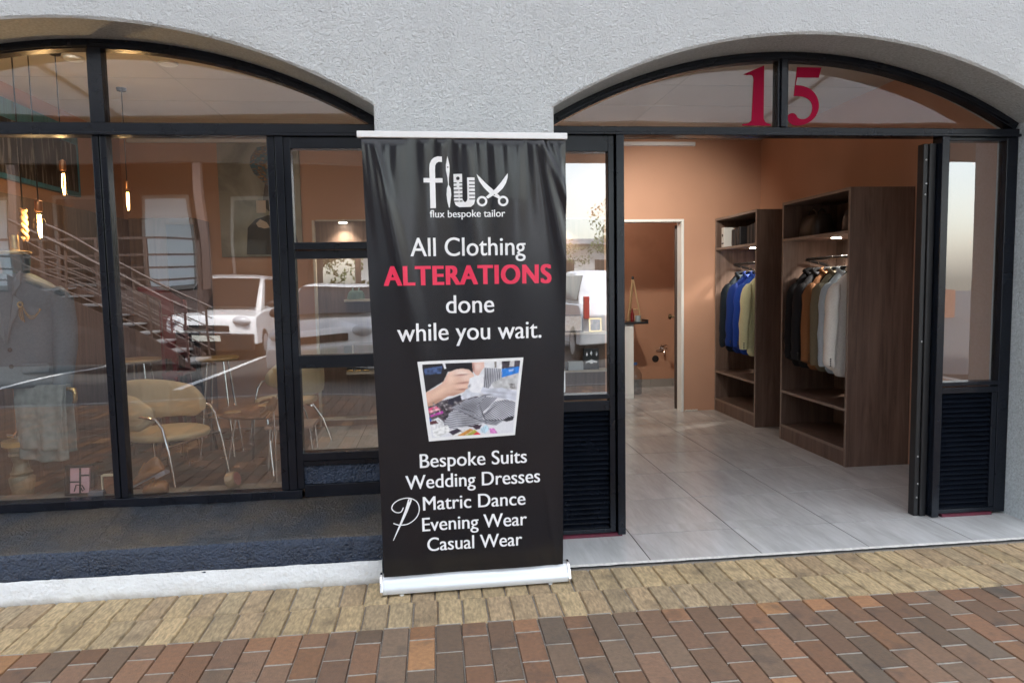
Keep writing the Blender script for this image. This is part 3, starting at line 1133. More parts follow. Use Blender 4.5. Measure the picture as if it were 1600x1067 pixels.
ink([(1030, 222), (1080, 214), (1075, 232), (1035, 240)], (.35, .5, .8))
ink([(960, 296), (1128, 250), (1112, 405), (900, 395), (870, 350)], (.52, .52, .53), .25, 26, 7)
ink([(1030, 345), (1095, 350), (1100, 400), (1050, 395)], (.30, .29, .29), .7, 12, 8)
ink([(755, 375), (880, 392), (980, 388), (1110, 420), (1106, 512), (1010, 496), (830, 458), (780, 432)], (.60, .62, .70), .22, 45, 9)
for y0, k in ((430, .5), (468, .4)):
    blend(930, y0, 150, 9, (.28, .28, .36), k, .12)
arm = [(258, 432), (330, 402), (410, 352), (440, 316), (452, 282), (478, 245), (540, 220), (600, 210), (660, 220), (706, 258), (712, 300), (676, 334), (652, 364), (656, 392), (620, 426), (560, 450), (520, 464), (470, 468), (400, 514), (330, 550), (280, 560)]
ink(arm, (.74, .47, .36), .08, 60, 10)
ma = inside(arm) * 1.
blend(600, 250, 110, 36, (.92, .74, .66), .9, .15, ma)
blend(500, 300, 45, 60, (.90, .66, .54), .7, .3, ma)
blend(400, 420, 120, 30, (.86, .60, .46), .7, -.45, ma)
blend(350, 520, 150, 26, (.42, .22, .15), .8, -.40, ma)
blend(520, 448, 90, 16, (.48, .25, .19), .7, -.1, ma)
blend(640, 300, 60, 24, (.88, .66, .58), .7, -.1, ma)
blend(600, 375, 60, 18, (.88, .62, .52), .7, -.1, ma)
for cx, cy, rx, an in ((595, 266, 60, -.10), (620, 338, 78, -.12), (605, 400, 50, -.08)):
    blend(cx, cy + 5, rx, 9, (.50, .24, .20), .9, an, ma)
    blend(cx, cy, rx, 3.5, (.24, .08, .07), .9, an, ma)
h2 = [(690, 154), (800, 148), (804, 195), (775, 235), (748, 280), (720, 264), (698, 230)]
ink(h2, (.76, .48, .40), .1, 40, 11)
m2_ = inside(h2) * 1.
blend(745, 190, 40, 40, (.90, .72, .66), .8, 0, m2_)
blend(704, 200, 10, 50, (.34, .12, .10), .8, -.1, m2_)
ink([(668, 300), (724, 276), (802, 262), (808, 332), (772, 424), (722, 448), (676, 414), (658, 376)], (.84, .84, .88), .07, 30, 12)
blend(668, 372, 12, 22, (.10, .08, .10), .8, .5)
ink([(590, 472), (640, 398), (692, 430), (800, 442), (700, 474), (600, 502)], (.66, .68, .75), .2, 30, 13)
def cloth(poly, ang, step, base, seed):
    m_ = inside(poly)
    c, s = math.cos(ang), math.sin(ang)
    q = (-PXX * s + PYY * c) + 9 * nz(55, seed)
    st = .5 + .5 * np.sin(q * 2 * math.pi / step)
    st = np.clip((st - .35) * 2.2, 0, 1)
    sh = .70 + .6 * nz(70, seed + 1)
    col = (np.array((.07, .07, .10)) * (1 - st[..., None]) + np.array(base) * st[..., None]) * sh[..., None]
    INK[m_] = col[m_]
for k, (p, a, st) in enumerate((([(800, 202), (964, 212), (962, 302), (880, 342), (850, 392), (800, 382)], 1.62, 17),
      ([(498, 572), (640, 498), (832, 452), (780, 540), (790, 650), (700, 660), (600, 622)], -.45, 14),
      ([(466, 640), (530, 590), (690, 656), (815, 716), (700, 738), (500, 774), (426, 736)], .10, 17),
      ([(738, 560), (820, 468), (934, 478), (860, 560), (800, 612), (795, 706)], -.75, 15),
      ([(826, 612), (900, 518), (1010, 498), (1102, 520), (1092, 652), (980, 692), (820, 694), (786, 640)], .62, 16),
      ([(690, 650), (760, 640), (812, 690), (1005, 690), (920, 742), (820, 722)], .3, 14))):
    cloth(p, a, st, (.66, .67, .72) if k % 2 == 0 else (.54, .55, .60), 20 + 2 * k)
for cx, cy, rx, ry, an in ((690, 655, 130, 6, .45), (800, 640, 90, 7, 1.2), (860, 600, 80, 6, -.7), (900, 692, 110, 6, 0.), (820, 455, 60, 7, -.1), (640, 590, 90, 5, .3)):
    blend(cx, cy, rx, ry, (.03, .03, .045), .85, an)
ink([(985, 692), (1040, 660), (1094, 655), (1082, 692), (1020, 708)], (.03, .03, .04), .5, 12, 40)
ink([(428, 668), (474, 636), (482, 650), (450, 680)], (.02, .02, .03))
for k, (p, c) in enumerate((([(286, 580), (360, 554), (407, 588), (300, 624)], (.66, .08, .20)), ([(300, 600), (380, 576), (400, 590), (305, 618)], (.80, .45, .52)), ([(308, 642), (420, 600), (432, 622), (315, 657)], (.52, .06, .40)),
         ([(296, 655), (332, 690), (300, 702)], (.05, .12, .5)), ([(318, 690), (380, 662), (430, 700), (440, 745), (330, 770)], (.72, .72, .74)), ([(330, 775), (470, 735), (502, 800), (380, 848), (338, 832)], (.80, .80, .80)),
         ([(500, 845), (640, 772), (660, 778), (560, 842)], (.78, .76, .74)), ([(560, 838), (680, 768), (714, 780), (620, 840)], (.62, .28, .06)), ([(630, 838), (722, 776), (750, 798), (690, 836)], (.46, .42, .07)),
         ([(700, 834), (745, 798), (780, 822), (772, 832)], (.68, .05, .07)), ([(778, 770), (830, 733), (862, 770), (820, 817), (780, 800)], (.50, .66, .76)),
         ([(860, 770), (905, 766), (940, 814), (870, 817)], (.70, .24, .58)), ([(478, 800), (560, 766), (602, 790), (520, 832)], (.04, .03, .05)), ([(690, 742), (790, 733), (770, 772), (735, 780)], (.05, .03, .05)),
         ([(478, 495), (587, 452), (594, 500), (520, 547), (468, 542)], (.03, .03, .05)), ([(298, 700), (360, 688), (384, 715), (310, 730)], (.10, .03, .04)))):
    ink(p, c, .30, 14, 50 + k)
for _ in range(46):      # pins, buttons and loose thread ends among the reels
    cx, cy = 330 + rng.rand() * 260, 520 + rng.rand() * 110
    if cy > 690 - .35 * cx + 60 or cx > 520 and cy > 560:
        continue
    v = rng.rand()
    blend(cx, cy, 7 + 7 * rng.rand(), 4 + 4 * rng.rand(), (.85 * v, .8 * v, .82 * v), .9, rng.rand() * 3)
ker = np.array([1, 2, 1]) / 4.
for ax in (0, 1):
    pd = np.pad(INK, [(1, 1) if q == ax else (0, 0) for q in range(3)], mode='edge')
    INK = sum(ker[q] * np.take(pd, range(q, q + INK.shape[ax]), axis=ax) for q in range(3))
INK = np.clip(INK * (1 + .05 * rng.randn(GH, GW, 1)), 0, .92)
vs = [bXZ(*pw(PXX[j, i], PYY[j, i]), .0020) for j in range(GH) for i in range(GW)]
mbp = MB()
mbp.add(vs, [(j * GW + i, j * GW + i + 1, (j + 1) * GW + i + 1, (j + 1) * GW + i) for j in range(GH - 1) for i in range(GW - 1)])
pr_ = mbp.build('picture_ink', mat('print_ink', (.5, .5, .5), .38, attr=True), photo, fixn=False)
at = pr_.data.color_attributes.new('Col', 'FLOAT_COLOR', 'POINT')
at.data.foreach_set('color', np.concatenate([INK.reshape(-1, 3), np.ones((GW * GH, 1))], axis=1).astype(np.float32).ravel())

# hardware
m = MB()
tl, tr = bP(0, BZ1), bP(1, BZ1)
d = (tr - tl).normalized()
a, b = tl - d * .017, tr + d * .006
nrm = Vector((d.y, -d.x, 0))
def bar(m, a, b, y0, y1, z0, z1):
    rings = []
    for p in (a, b):
        rings.append([p + nrm * y0 + Vector((0, 0, z0)), p + nrm * y1 + Vector((0, 0, z0)), p + nrm * y1 + Vector((0, 0, z1)), p + nrm * y0 + Vector((0, 0, z1))])
    m.loft(rings)
bar(m, a, b, -.010, .012, -.004, .022)
m.build('top_rail', mat('white_rail', (.80, .80, .80), .35), ban, bev=.003)
bl, br = Vector((-.2745, -.6035, 0)), Vector((.5955, -.5818, 0))
d = (br - bl).normalized()
nrm = Vector((d.y, -d.x, 0))
prof = [(.000, .012), (-.002, .030), (.012, .060), (.030, .082), (.040, .088), (.060, .088), (.085, .070), (.105, .030), (.105, .012), (.09, .008), (.012, .008)]
m = MB()
rings = [[p - nrm * y + Vector((0, 0, z)) for y, z in prof] for p in (bl + d * .012, br - d * .012)]
m.loft(rings)
base = m.build('base_cassette', mat('cassette_aluminium', (.70, .725, .745), .36, metal=.55, var=(3, .04, 3)), ban, smooth=35, bev=.002)
for p, q in ((bl, bl + d * .012), (br - d * .012, br)):
    m = MB()
    pr2 = [(y + (.004 if y > .05 else -.003), z + (.004 if z > .05 else -.003)) for y, z in prof]
    m.loft([[r - nrm * y + Vector((0, 0, z)) for y, z in pr2] for r in (p, q)])
    m.build('end_cap', CHROME, base, bev=.0015)
for t, q in ((.11, .012), (.89, .012), (.11, .092), (.89, .092)):
    m = MB()
    c = bl + d * (t * (br - bl).length)
    m.lathe([(.010, .0), (.010, .008)], 14, c=(c.x - nrm.x * q, c.y - nrm.y * q, .001))
    m.build('foot', mat('clear_rubber', (.6, .6, .58), .5), base, smooth=40)
m = MB()
pa, pb = Vector((.155, -.535, .05)), Vector((.155, -.694, 1.98))
m.tube([pa, pb], .010, 12)
m.build('support_pole', ALU, ban, smooth=40)
# ------------------------------------------------------------------ ceiling lights, pendants
for k, (x, y, lab) in enumerate(((-2.20, 1.11, 'round lit ceiling downlight left of the thick mullion'), (-1.66, 1.18, 'round lit ceiling downlight right of the thick mullion'))):
    t = thing('downlight', lab, 'downlight', (x, y, 2.846), 0, 'ceiling downlights')
    m = MB().lathe([(.038, -.012), (.052, -.014), (.058, -.006), (.058, 0), (.040, 0)], 24, (x, y, 2.844))
    m.build('trim_ring', WHITE, t, smooth=40)
    MB().lathe([(.002, -.0095), (.038, -.0095), (.038, -.004)], 24, (x, y, 2.844)).build('diffuser', LED_ON, t, smooth=40)
    lamp('downlight_lamp', 'SPOT', (x, y, 2.81), 2.5, aim=(x + .1, y + .8, 0), size=RAD(130), rad=.05)
# unseen spots added to brighten the back wall; no fittings built
for x, tx_, e in ((-2.2, -2.1, 1.5), (-1.0, -.95, 5), (.2, .3, 8), (1.1, 1.5, 11), (1.7, 2.40, 36)):
    lamp('wall_fill_spot', 'SPOT', (x, 1.55 if x > 0 else .9, 2.80), e, aim=(tx_, YB, 1.75), size=RAD(66), blend=1., rad=.06)

def pendant(x, y, z, big, lab):
    t = thing('pendant_lamp', lab, 'pendant lamp', (x, y, 2.846), 0, 'filament pendant lamps')
    m = MB().tube([(x, y, 2.846), (x, y, z + .13)], .0035, 6)
    m.lathe([(.03, 2.825), (.035, 2.846)], 14, (x, y, 0))
    m.build('cord', BLACK_P, t, smooth=50)
    m = MB().lathe([(.006, .145), (.019, .135), (.020, .085), (.015, .075)], 14, (x, y, z))
    m.build('socket', mat('copper', (.55, .26, .13), .3, metal=1.), t, smooth=40)
    s = 1. if big else .5
    b = MB().lathe([(.013 * s, .078), (.016 * s, .05), (.030 * s, .02), (.033 * s, -.05), (.028 * s, -.085), (.012 * s, -.10), (.001, -.102)], 18, (x, y, z))
    bulb = b.build('bulb', CLEAR, t, smooth=60)
    m = MB()
    m.tube([(x - .006, y, z + .06), (x - .009, y, z - .02), (x - .002, y, z - .07), (x + .004, y, z - .068), (x + .008, y, z + .0), (x + .006, y, z + .06)], .0042 * s, 8)
    m.build('filament', BULB_ON, bulb, smooth=60)
    lamp('pendant_glow', 'POINT', (x, y, z), 3.5 if big else .5, (1, .62, .28), rad=.03)
pendant(-2.205, .60, 1.765, True, 'large lit filament pendant beside the mannequin neck')
pendant(-2.255, 1.00, 2.055, False, 'small lit filament pendant in front of the blue picture')
pendant(-2.205, 1.80, 2.045, False, 'small lit filament pendant just right of the thick mullion')
# a hank of rope on a hook beside it
t = thing('rope_coil', 'hanging twist of light rope beside the large pendant', 'rope', (-2.30, .62, 1.70))
m = MB()
m.tube([(-2.30, .62, 2.84), (-2.30, .62, 1.86)], .004, 6)
m.build('cord', BLACK_P, t, smooth=60)
m = MB()
for s in (0, math.pi):
    m.tube([(-2.30 + .012 * math.cos(s + q * .9), .62 + .012 * math.sin(s + q * .9), 1.86 - q * .011) for q in range(17)], .011, 8)
m.build('rope', mat('rope_fibre', (.42, .25, .11), .9, var=(200, .3, 3)), t, smooth=60)

# ------------------------------------------------------------------ pictures
def noise_pic(name, cols, scl, sc, dist, rough=.5, pos=None):
    m = bpy.data.materials.new(name)
    m.use_nodes = True
    n = m.node_tree.nodes
    L = m.node_tree.links
    p = n['Principled BSDF']
    p.inputs['Roughness'].default_value = rough
    tc = n.new('ShaderNodeTexCoord')
    mp = n.new('ShaderNodeMapping')
    mp.inputs['Scale'].default_value = scl
    L.new(tc.outputs['Object'], mp.inputs[0])
    nz = n.new('ShaderNodeTexNoise')
    nz.inputs['Scale'].default_value = sc
    nz.inputs['Detail'].default_value = 5
    nz.inputs['Distortion'].default_value = dist
    L.new(mp.outputs[0], nz.inputs[0])
    cr = n.new('ShaderNodeValToRGB')
    e = cr.color_ramp.elements
    while len(e) < len(cols):
        e.new(.5)
    for i, c in enumerate(cols):
        e[i].position = pos[i] if pos else .3 + .4 * i / (len(cols) - 1)
        e[i].color = (*c, 1)
    L.new(nz.outputs[0], cr.inputs[0])
    L.new(cr.outputs[0], p.inputs['Base Color'])
    MATS[name] = m
    return m
t = thing('wide_painting', 'wide blue framed painting with dark dripping paint on the left wall', 'painting', (XL, 1.6, 2.2))
X1 = XL + .03
m = MB()
ya, yb, za, zb = .55, 2.58, 2.205, 2.70
m.box(XL + .002, X1, ya, yb, za, zb)
m.build('canvas', noise_pic('drip_paint', [(.012, .010, .012), (.03, .022, .02), (.30, .27, .25), (.05, .16, .22)], (1, 16, 1.6), 2.2, .4, .4, [.40, .54, .66, .76]), t)
m = MB()
m.box(XL + .002, X1 + .01, ya - .02, yb + .012, za - .035, za - .001)
m.box(XL + .002, X1 + .01, ya - .02, yb + .012, zb - .11, zb + .02)
m.box(XL + .002, X1 + .01, yb + .0, yb + .012, za, zb - .11)
m.build('frame', noise_pic('blue_paint', [(.03, .13, .20), (.06, .22, .31), (.03, .05, .06)], (1, 18, 1.4), 2.0, .3, .45, [.3, .5, .8]), t)
t = thing('canvas_portrait', 'tall grey canvas of a figure in a patterned headwrap on the back wall', 'painting', (-1.78, YB, 2.2))
YP = YB - .035
m = MB().box(-2.035, -1.27, YP, YB - .002, 1.70, 2.785)
m.build('canvas', noise_pic('grey_canvas', [(.15, .145, .12), (.30, .29, .25), (.38, .37, .33)], (1, 1, .8), 3.2, .8, .7), t)
m = MB()
hw_ = [(-1.72, 2.66), (-1.66, 2.745), (-1.56, 2.765), (-1.45, 2.74), (-1.38, 2.65), (-1.36, 2.52), (-1.42, 2.40), (-1.52, 2.34), (-1.60, 2.40), (-1.70, 2.50), (-1.735, 2.58)]
m.prism(hw_, YP - .0025, YP - .0006)
m.build('painted_headwrap', noise_pic('headwrap_pattern', [(.015, .02, .05), (.03, .16, .20), (.12, .03, .03), (.30, .16, .03), (.22, .25, .26)], (3, 3, 5), 4.5, 2.2, .5, [.36, .46, .54, .6, .68]), t)
m = MB()
m.prism([(-1.60, 2.40), (-1.52, 2.34), (-1.42, 2.38), (-1.38, 2.30), (-1.40, 2.18), (-1.46, 2.10), (-1.56, 2.12), (-1.63, 2.20), (-1.62, 2.28)], YP - .0035, YP - .0028)
m.prism([(-1.80, 1.72), (-1.78, 1.98), (-1.70, 2.06), (-1.58, 2.10), (-1.46, 2.06), (-1.34, 2.0), (-1.29, 1.72)], YP - .0025, YP - .0006)
m.build('painted_figure', mat('dark_paint', (.035, .03, .032), .5, var=(9, .4, 4)), t)
m = MB()
pl = [(-1.64 + .11 * math.cos(a), 2.10 + .05 * math.sin(a) - .03) for a in [math.pi + q * math.pi / 10 for q in range(11)]]
m.prism([(-1.70, 2.02), (-1.66, 2.06), (-1.60, 2.03), (-1.57, 1.98), (-1.62, 1.97), (-1.68, 1.985)], YP - .0048, YP - .0038)
m.prism([(-1.69, 2.12), (-1.60, 2.12), (-1.60, 2.24), (-1.69, 2.24)], YP - .0048, YP - .0038)
m.build('painted_collar', mat('pale_pink_paint', (.55, .44, .36), .6), t)

# ------------------------------------------------------------------ shelving
def wardrobe(y0, y1, lab, kind):
    x0, x1 = 2.955, 3.445
    t = thing('open_wardrobe', lab, 'wardrobe', (x0, y0, .01), 0, 'open walnut wardrobes')
    T = .022
    for a, b in ((y0, y0 + T), (y1 - T, y1)):
        s = Box(x0 + .0015, x1, a, b, .01, 2.03).build('side_panel', WALNUT, t)
        Box(x0 - .0015, x0 + .0012, a, b, .01, 2.03).build('edging', EDGE, s)
    Box(x1 - .012, x1, y0 + T, y1 - T, .03, 2.01).build('back_panel', WALNUT, t)
    for z, n in ((2.008, 'top_panel'), (1.704, 'shelf'), (.418, 'shelf'), (.122, 'shelf')):
        s = Box(x0 + .0015, x1 - .012, y0 + T, y1 - T, z, z + T).build(n, WALNUT, t)
        Box(x0 - .0015, x0 + .0012, y0 + T, y1 - T, z, z + T).build('edging', EDGE, s)
    Box(x0 + .004, x0 + .02, y0 + T, y1 - T, .01, .122).build('kickboard', WALNUT, t)
    yc = (y0 + y1) / 2
    ln = MB().lathe([(.002, -.004), (.034, -.004), (.036, 0)], 20, (3.16, yc + .02, 1.7035)).build('shelf_light', mat('shelf_led', (1, .95, .9), .4, emit=14, ecol=(1, .93, .82)), t)
    lamp('shelf_lamp', 'SPOT', (3.24, yc + .02, 1.690), 11.0, (1, .92, .80), aim=(3.40, yc + .02, 0), size=RAD(150), rad=.03)
    m = MB()
    m.tube([(3.432, y1 - .10, 1.40), (3.30, y1 - .10, 1.50), (3.115, y1 - .11, 1.545), (3.115, y1 - .13, 1.55), (3.115, y0 + .024, 1.55)], .0125, 10)
    m.build('hanging_rail', mat('black_rail', (.008, .008, .009), .35, spec=.35), t, smooth=50)
    return t
wardrobe(1.068, 2.052, 'open walnut wardrobe nearest the door, holding brown and grey jackets', 0)
wardrobe(2.530, 3.485, 'open walnut wardrobe in the back corner, holding blue jackets', 1)

def jacket(name, lab, col, yc, seed, length=.80, rough=.85, lean=0., group='tailored jackets hanging in the wardrobes', hang=True):
    rnd = random.Random(seed)
    xc, zt = 3.115, 1.445
    t = thing(name, lab, 'jacket', (xc, yc, zt), 0, group)
    mt = mat('wool_' + str(seed), col, rough, spec=.25, var=(130, .10, 4), bump=(420, .0004, 2, 'n'))
    rings = []
    N = 28
    for z, hx, hy in ((.0, .050, .026), (-.018, .078, .032), (-.045, .118, .036), (-.078, .158, .038), (-.112, .190, .040), (-.16, .200, .044), (-.25, .190, .050), (-.40, .176, .050), (-.55, .184, .050), (-.70, .198, .048), (-length, .206, .046)):
        rg = []
        for k in range(N):
            a = 2 * math.pi * k / N
            ca, sa = math.cos(a), math.sin(a)
            x = .9 * hx * math.copysign(abs(ca) ** .75, ca)
            y = hy * math.copysign(abs(sa) ** .8, sa)
            f = min(1, -z / .3)
            y += f * (.007 * math.sin(x * 38 + seed + z * 3) + .006 * noise.noise((x * 9, z * 5, seed)))
            rg.append((xc + x, yc + y + lean * -z, zt + z))
        rings.append(rg)
    m = MB().loft(rings)
    body = m.build('jacket_body', mt, t, smooth=180, sub=1)
    # lapels and collar
    m = MB()
    for s in (-1, 1):
        m.add([(xc + s * .015, yc - .064, zt - .44), (xc + s * .055, yc - .058, zt - .02), (xc + s * .115, yc - .062, zt - .15), (xc + s * .075, yc - .068, zt - .25)], [(0, 1, 2, 3)])
    m.tube([(xc - .06, yc - .045, zt - .035), (xc - .055, yc + .02, zt + .01), (xc, yc + .036, zt + .018), (xc + .055, yc + .02, zt + .01), (xc + .06, yc - .045, zt - .035)], .017, 8, flat=.5)
    m.build('lapel', mt, t, smooth=50, solid=.004)
    for s in (-1, 1):
        pts, rr = [], []
        for z, dx, dy, r in ((-.095, .150, 0, .014), (-.115, .176, 0, .030), (-.145, .196, 0, .041), (-.19, .210, -.004, .047), (-.26, .222, -.012, .048), (-.33, .232, -.018, .047), (-.40, .242, -.022, .046), (-.47, .250, -.026, .044), (-.54, .256, -.030, .042), (-.60, .262, -.036, .041), (-.655, .266, -.040, .040), (-.70, .268, -.043, .040), (-.706, .268, -.043, .036)):
            pts.append((xc + s * dx * .9 + rnd.uniform(-.004, .004), yc + dy + lean * -z, zt + z))
            rr.append(r)
        m = MB().tube(pts, rr, 18, flat=1.12)
        # little drag folds in the cloth
        m.v = [(x + .003 * math.sin(z * 62 + seed + 30 * y) * min(1, abs(z - zt) * 3), y + .007 * noise.noise((x * 26, z * 17, seed)), z) for x, y, z in m.v]
        sl_ = m.build('sleeve', mt, t, smooth=60)
        if s < 0:
            b = MB()
            for q in range(4):
                b.ell((xc - .241 - .018, yc - .041 - .036 + lean * .68, zt - .695 + q * .016), (.0062, .0058, .0062), 8, 5)
            b.build('button', mat('jacket_button', (.012, .011, .010), .3), sl_, smooth=60)
    t.rotation_euler.z = RAD(rnd.uniform(8, 18))
    return t
def hanger(yc, lab):
    xc, zt = 3.115, 1.445
    t = thing('coat_hanger', lab, 'hanger', (xc, yc, zt), 0, 'black hangers on the wardrobe rails')
    m = MB()
    m.tube([(xc - .12, yc, zt - .085), (xc - .07, yc, zt - .035), (xc - .02, yc, zt + .022), (xc + .02, yc, zt + .022), (xc + .07, yc, zt - .035), (xc + .12, yc, zt - .085)], [.014, .017, .015, .015, .017, .014], 8, flat=.7)
    m.build('hanger_arm', mat('hanger_black', (.006, .006, .007), .8, spec=.1), t, smooth=60)
    m = MB()
    hk = [(xc, yc, zt + .03), (xc, yc, zt + .062)] + [(xc - .03 + .021 * math.cos(a) + .009, yc, zt + .092 + .021 * math.sin(a)) for a in [-.9 + q * .36 for q in range(11)]]
    m.tube(hk, .0022, 6)
    m.build('hook', CHROME, t, smooth=60)
J1 = [('cream', (.74, .70, .65), 1.255, 'cream jacket closest to the door in the near wardrobe'), ('light blue', (.40, .48, .56), 1.385, 'pale blue grey jacket beside the cream one'),
      ('olive', (.16, .135, .09), 1.505, 'olive taupe jacket between the pale blue and brown ones'), ('brown', (.22, .095, .038), 1.620, 'tan brown jacket between olive and charcoal ones'),
      ('charcoal', (.014, .014, .017), 1.745, 'charcoal jacket next to the tan brown one'), ('black', (.008, .008, .010), 1.870, 'black jacket deepest in the near wardrobe')]
J2 = [('yellow', (.74, .72, .44), 2.705, 'pale lemon jacket in the corner wardrobe'), ('royal', (.016, .06, .36), 2.865, 'bright royal blue jacket beside the pale lemon one'),
      ('blue', (.012, .038, .20), 3.02, 'mid blue jacket between royal blue and dark navy ones'), ('navy', (.008, .014, .022), 3.20, 'dark navy jacket in the far back of the corner wardrobe')]
for k, (n, c, y, lab) in enumerate(J1 + J2):
    jacket(n.replace(' ', '_') + '_jacket', lab, c, y, 20 + k, .80 if k != 0 else .81)
    hanger(y, 'black hanger inside the ' + lab.split(' jacket')[0] + ' jacket')

# things on the wardrobes' top shelves
def bag(name, lab, loc, sx, sy, sz, col, handle=True, rough=.45, cat='bag'):
    t = thing(name, lab, cat, loc)
    x, y, z = loc
    rings = []
    for q, k in ((0, .92), (.06, 1.), (.35, .98), (.7, .86), (.93, .70), (1, .60)):
        rg = []
        for i in range(24):
            a = 2 * math.pi * i / 24
            ca, sa = math.cos(a), math.sin(a)
            n = 1 + .07 * noise.noise((ca * 1.5, sa * 1.5, q * 3 + x * 9))
            rg.append((x + sx * k * n * math.copysign(abs(ca) ** .5, ca), y + sy * n * (k * .4 + .6) * math.copysign(abs(sa) ** .5, sa), z + sz * q))
        rings.append(rg)
    mt = mat(name + '_leather_%d' % int(y * 100), col, rough, var=(25, .2, 4), bump=(90, .0008, 3, 'n'))
    MB().loft(rings).build('bag_body', mt, t, smooth=50)
    if handle:
        m = MB()
        for s in (-1, 1):
            m.tube([(x + s * sx * .35, y + sy * .5 * math.cos(a), z + sz * .92 + sz * .34 * math.sin(a)) for a in [q * math.pi / 9 for q in range(10)]], .007, 8)
        m.build('handle', mt, t, smooth=60)
    return t
bag('leather_holdall', 'crumpled brown leather holdall on the near wardrobe top shelf', (3.14, 1.83, 1.7265), .11, .14, .18, (.042, .026, .018))
bag('dark_handbag', 'slim black handbag near the front of the near wardrobe top shelf', (3.10, 1.24, 1.7265), .08, .07, .16, (.012, .012, .016))
t = thing('box_file', 'white box file standing on the corner wardrobe top shelf', 'box file', (3.06, 3.34, 1.7265))
Box(2.985, 3.19, 3.335, 3.40, 1.7265, 1.93).build('file_case', mat('white_file', (.66, .65, .63), .5), t, bev=.004)
m = MB().lathe([(.015, 0), (.015, .002)], 14, M=Matrix.Translation((2.9845, 3.368, 1.85)) @ Matrix.Rotation(-math.pi / 2, 4, 'Y'))
m.box(2.9835, 2.985, 3.345, 3.39, 1.76, 1.775)
m.build('file_label', BLACK_P, t)
for y, sz, lab in ((3.14, .19, 'wide black garment bag beside the white box file'), (2.78, .20, 'black folded suit cover at the front of the corner wardrobe top shelf')):
    t = thing('suit_cover', lab, 'suit cover', (3.14, y, 1.7265))
    m = MB()
    for q in range(3):
        m.box(3.02, 3.32, y - .10 + q * .07, y - .10 + q * .07 + .058, 1.7265, 1.7265 + sz - q * .008)
    m.build('folded_cloth', mat('suit_cover_black', (.014, .013, .015), .45, var=(14, .3, 3)), t, bev=.012)

# low wooden display wall along the back, with floating shelves
t = thing('wall_display_unit', 'walnut wall panel with small floating shelves along the back wall', 'display unit', (.3, YB, .01))
XA, XB_ = -1.14, 1.755
for i in range(3):
    a = XA + (XB_ - XA) * i / 3
    b = XA + (XB_ - XA) * (i + 1) / 3
    Box(a + .001, b - .001, YB - .035, YB - .004, .085, 2.035).build('wood_panel', WALNUT_L, t)
Box(XA - .022, XA - .0005, YB - .10, YB - .004, .01, 2.04).build('edging', PALE, t)
Box(XA, XB_, YB - .14, YB - .036, .075, .092).build('plinth_rail', PALE, t)
Box(XA, XB_, YB - .036, YB - .004, 2.036, 2.052).build('top_rail', PALE, t)
Box(XA, XB_, YB - .10, YB - .036, .012, .073).build('kickboard', WALNUT_L, t)
for xa, xb, z in ((-.87, -.25, 1.245), (-.87, -.25, .535), (.85, 1.755, .868), (.85, 1.755, .484), (-.87, -.25, .88)):
    if z == .88:
        continue
    Box(xa, xb, YB - .20, YB - .036, z, z + .022).build('shelf', PALE, t)
m = MB().lathe([(.002, 0), (.045, 0), (.048, .012), (.03, .016)], 20, (-.86, YB - .13, 2.012))
m.box(-.87, -.85, YB - .13, YB - .02, 2.029, 2.04)
m.build('spotlight', WHITE, t, smooth=40)
MB().lathe([(.002, -.002), (.04, -.002), (.04, .0)], 20, (-.86, YB - .13, 2.0115)).build('spotlight_lens', LED_ON, t)
lamp('display_lamp', 'SPOT', (-.86, YB - .13, 2.0), 5.5, (1, .86, .68), aim=(-.86, YB - .06, 0), size=RAD(120), rad=.02)
lamp('display_lamp', 'SPOT', (1.3, YB - .15, 2.0), 5.5, (1, .86, .68), aim=(1.3, YB - .06, 0), size=RAD(120), rad=.02)  # no spotlight built for this one; unseen light on the right panels

bag('green_handbag', 'grey green handbag with a clasp on the upper floating shelf', (-.76, YB - .12, 1.2672), .085, .05, .085, (.14, .20, .17), True, .35)
for i, x in enumerate((-.845, -.765, -.685)):
    t = thing('perfume_bottle', 'black gift bottle, %s of three on the lower floating shelf' % ('leftmost', 'middle one', 'rightmost')[i], 'bottle', (x, YB - .12, .5572), 0, 'gift bottles behind the lowest small pane')
    Box(x - .03, x + .03, YB - .15, YB - .09, .5572, .572).build('bottle_base', GOLD, t, bev=.002)
    Box(x - .028, x + .028, YB - .148, YB - .092, .5722, .66).build('bottle_body', BLACK_P, t, bev=.004)
t = thing('card_holder', 'small dark cased booklet fixed on the walnut panel', 'booklet', (-.83, YB - .06, .72))
m = MB().box(-.90, -.82, YB - .075, YB - .036, .70, .81)
m.build('cover', BLACK_P, t, bev=.003)
Box(-.822, -.812, YB - .08, YB - .036, .70, .81).build('spine', PALE, t)
# photographs and boxes behind the left sidelight
def stand_frame(name, lab, x0, x1, z0, z1, fcol, pcol, lean=.03, cat='frame'):
    t = thing(name, lab, cat, ((x0 + x1) / 2, YB - .15, z0))
    m = MB()
    y = YB - .16
    M = Matrix.Translation((0, y, z0)) @ Matrix.Rotation(-lean * 3, 4, 'X')
    h = z1 - z0
    for a, b, c, d in ((x0, x1, 0, .014), (x0, x1, h - .014, h), (x0, x0 + .014, .014, h - .014), (x1 - .014, x1, .014, h - .014)):
        m.box(a, b, -.008, .012, c, d, M)
    m.build('frame', fcol, t)
    MB().box(x0 + .013, x1 - .013, -.001, .009, .013, h - .013, M).build('print', pcol, t)
    return t
pp = noise_pic('pale_brochure', [(.70, .68, .66), (.62, .55, .50), (.74, .73, .72), (.35, .16, .14)], (1, 1, 1), 14., .6, .4, [.35, .5, .6, .75])
stand_frame('brochure_stand', 'pale printed card in a black stand on the upper shelf behind the sidelight', 1.30, 1.50, .8905, 1.07, BLACK_P, pp)
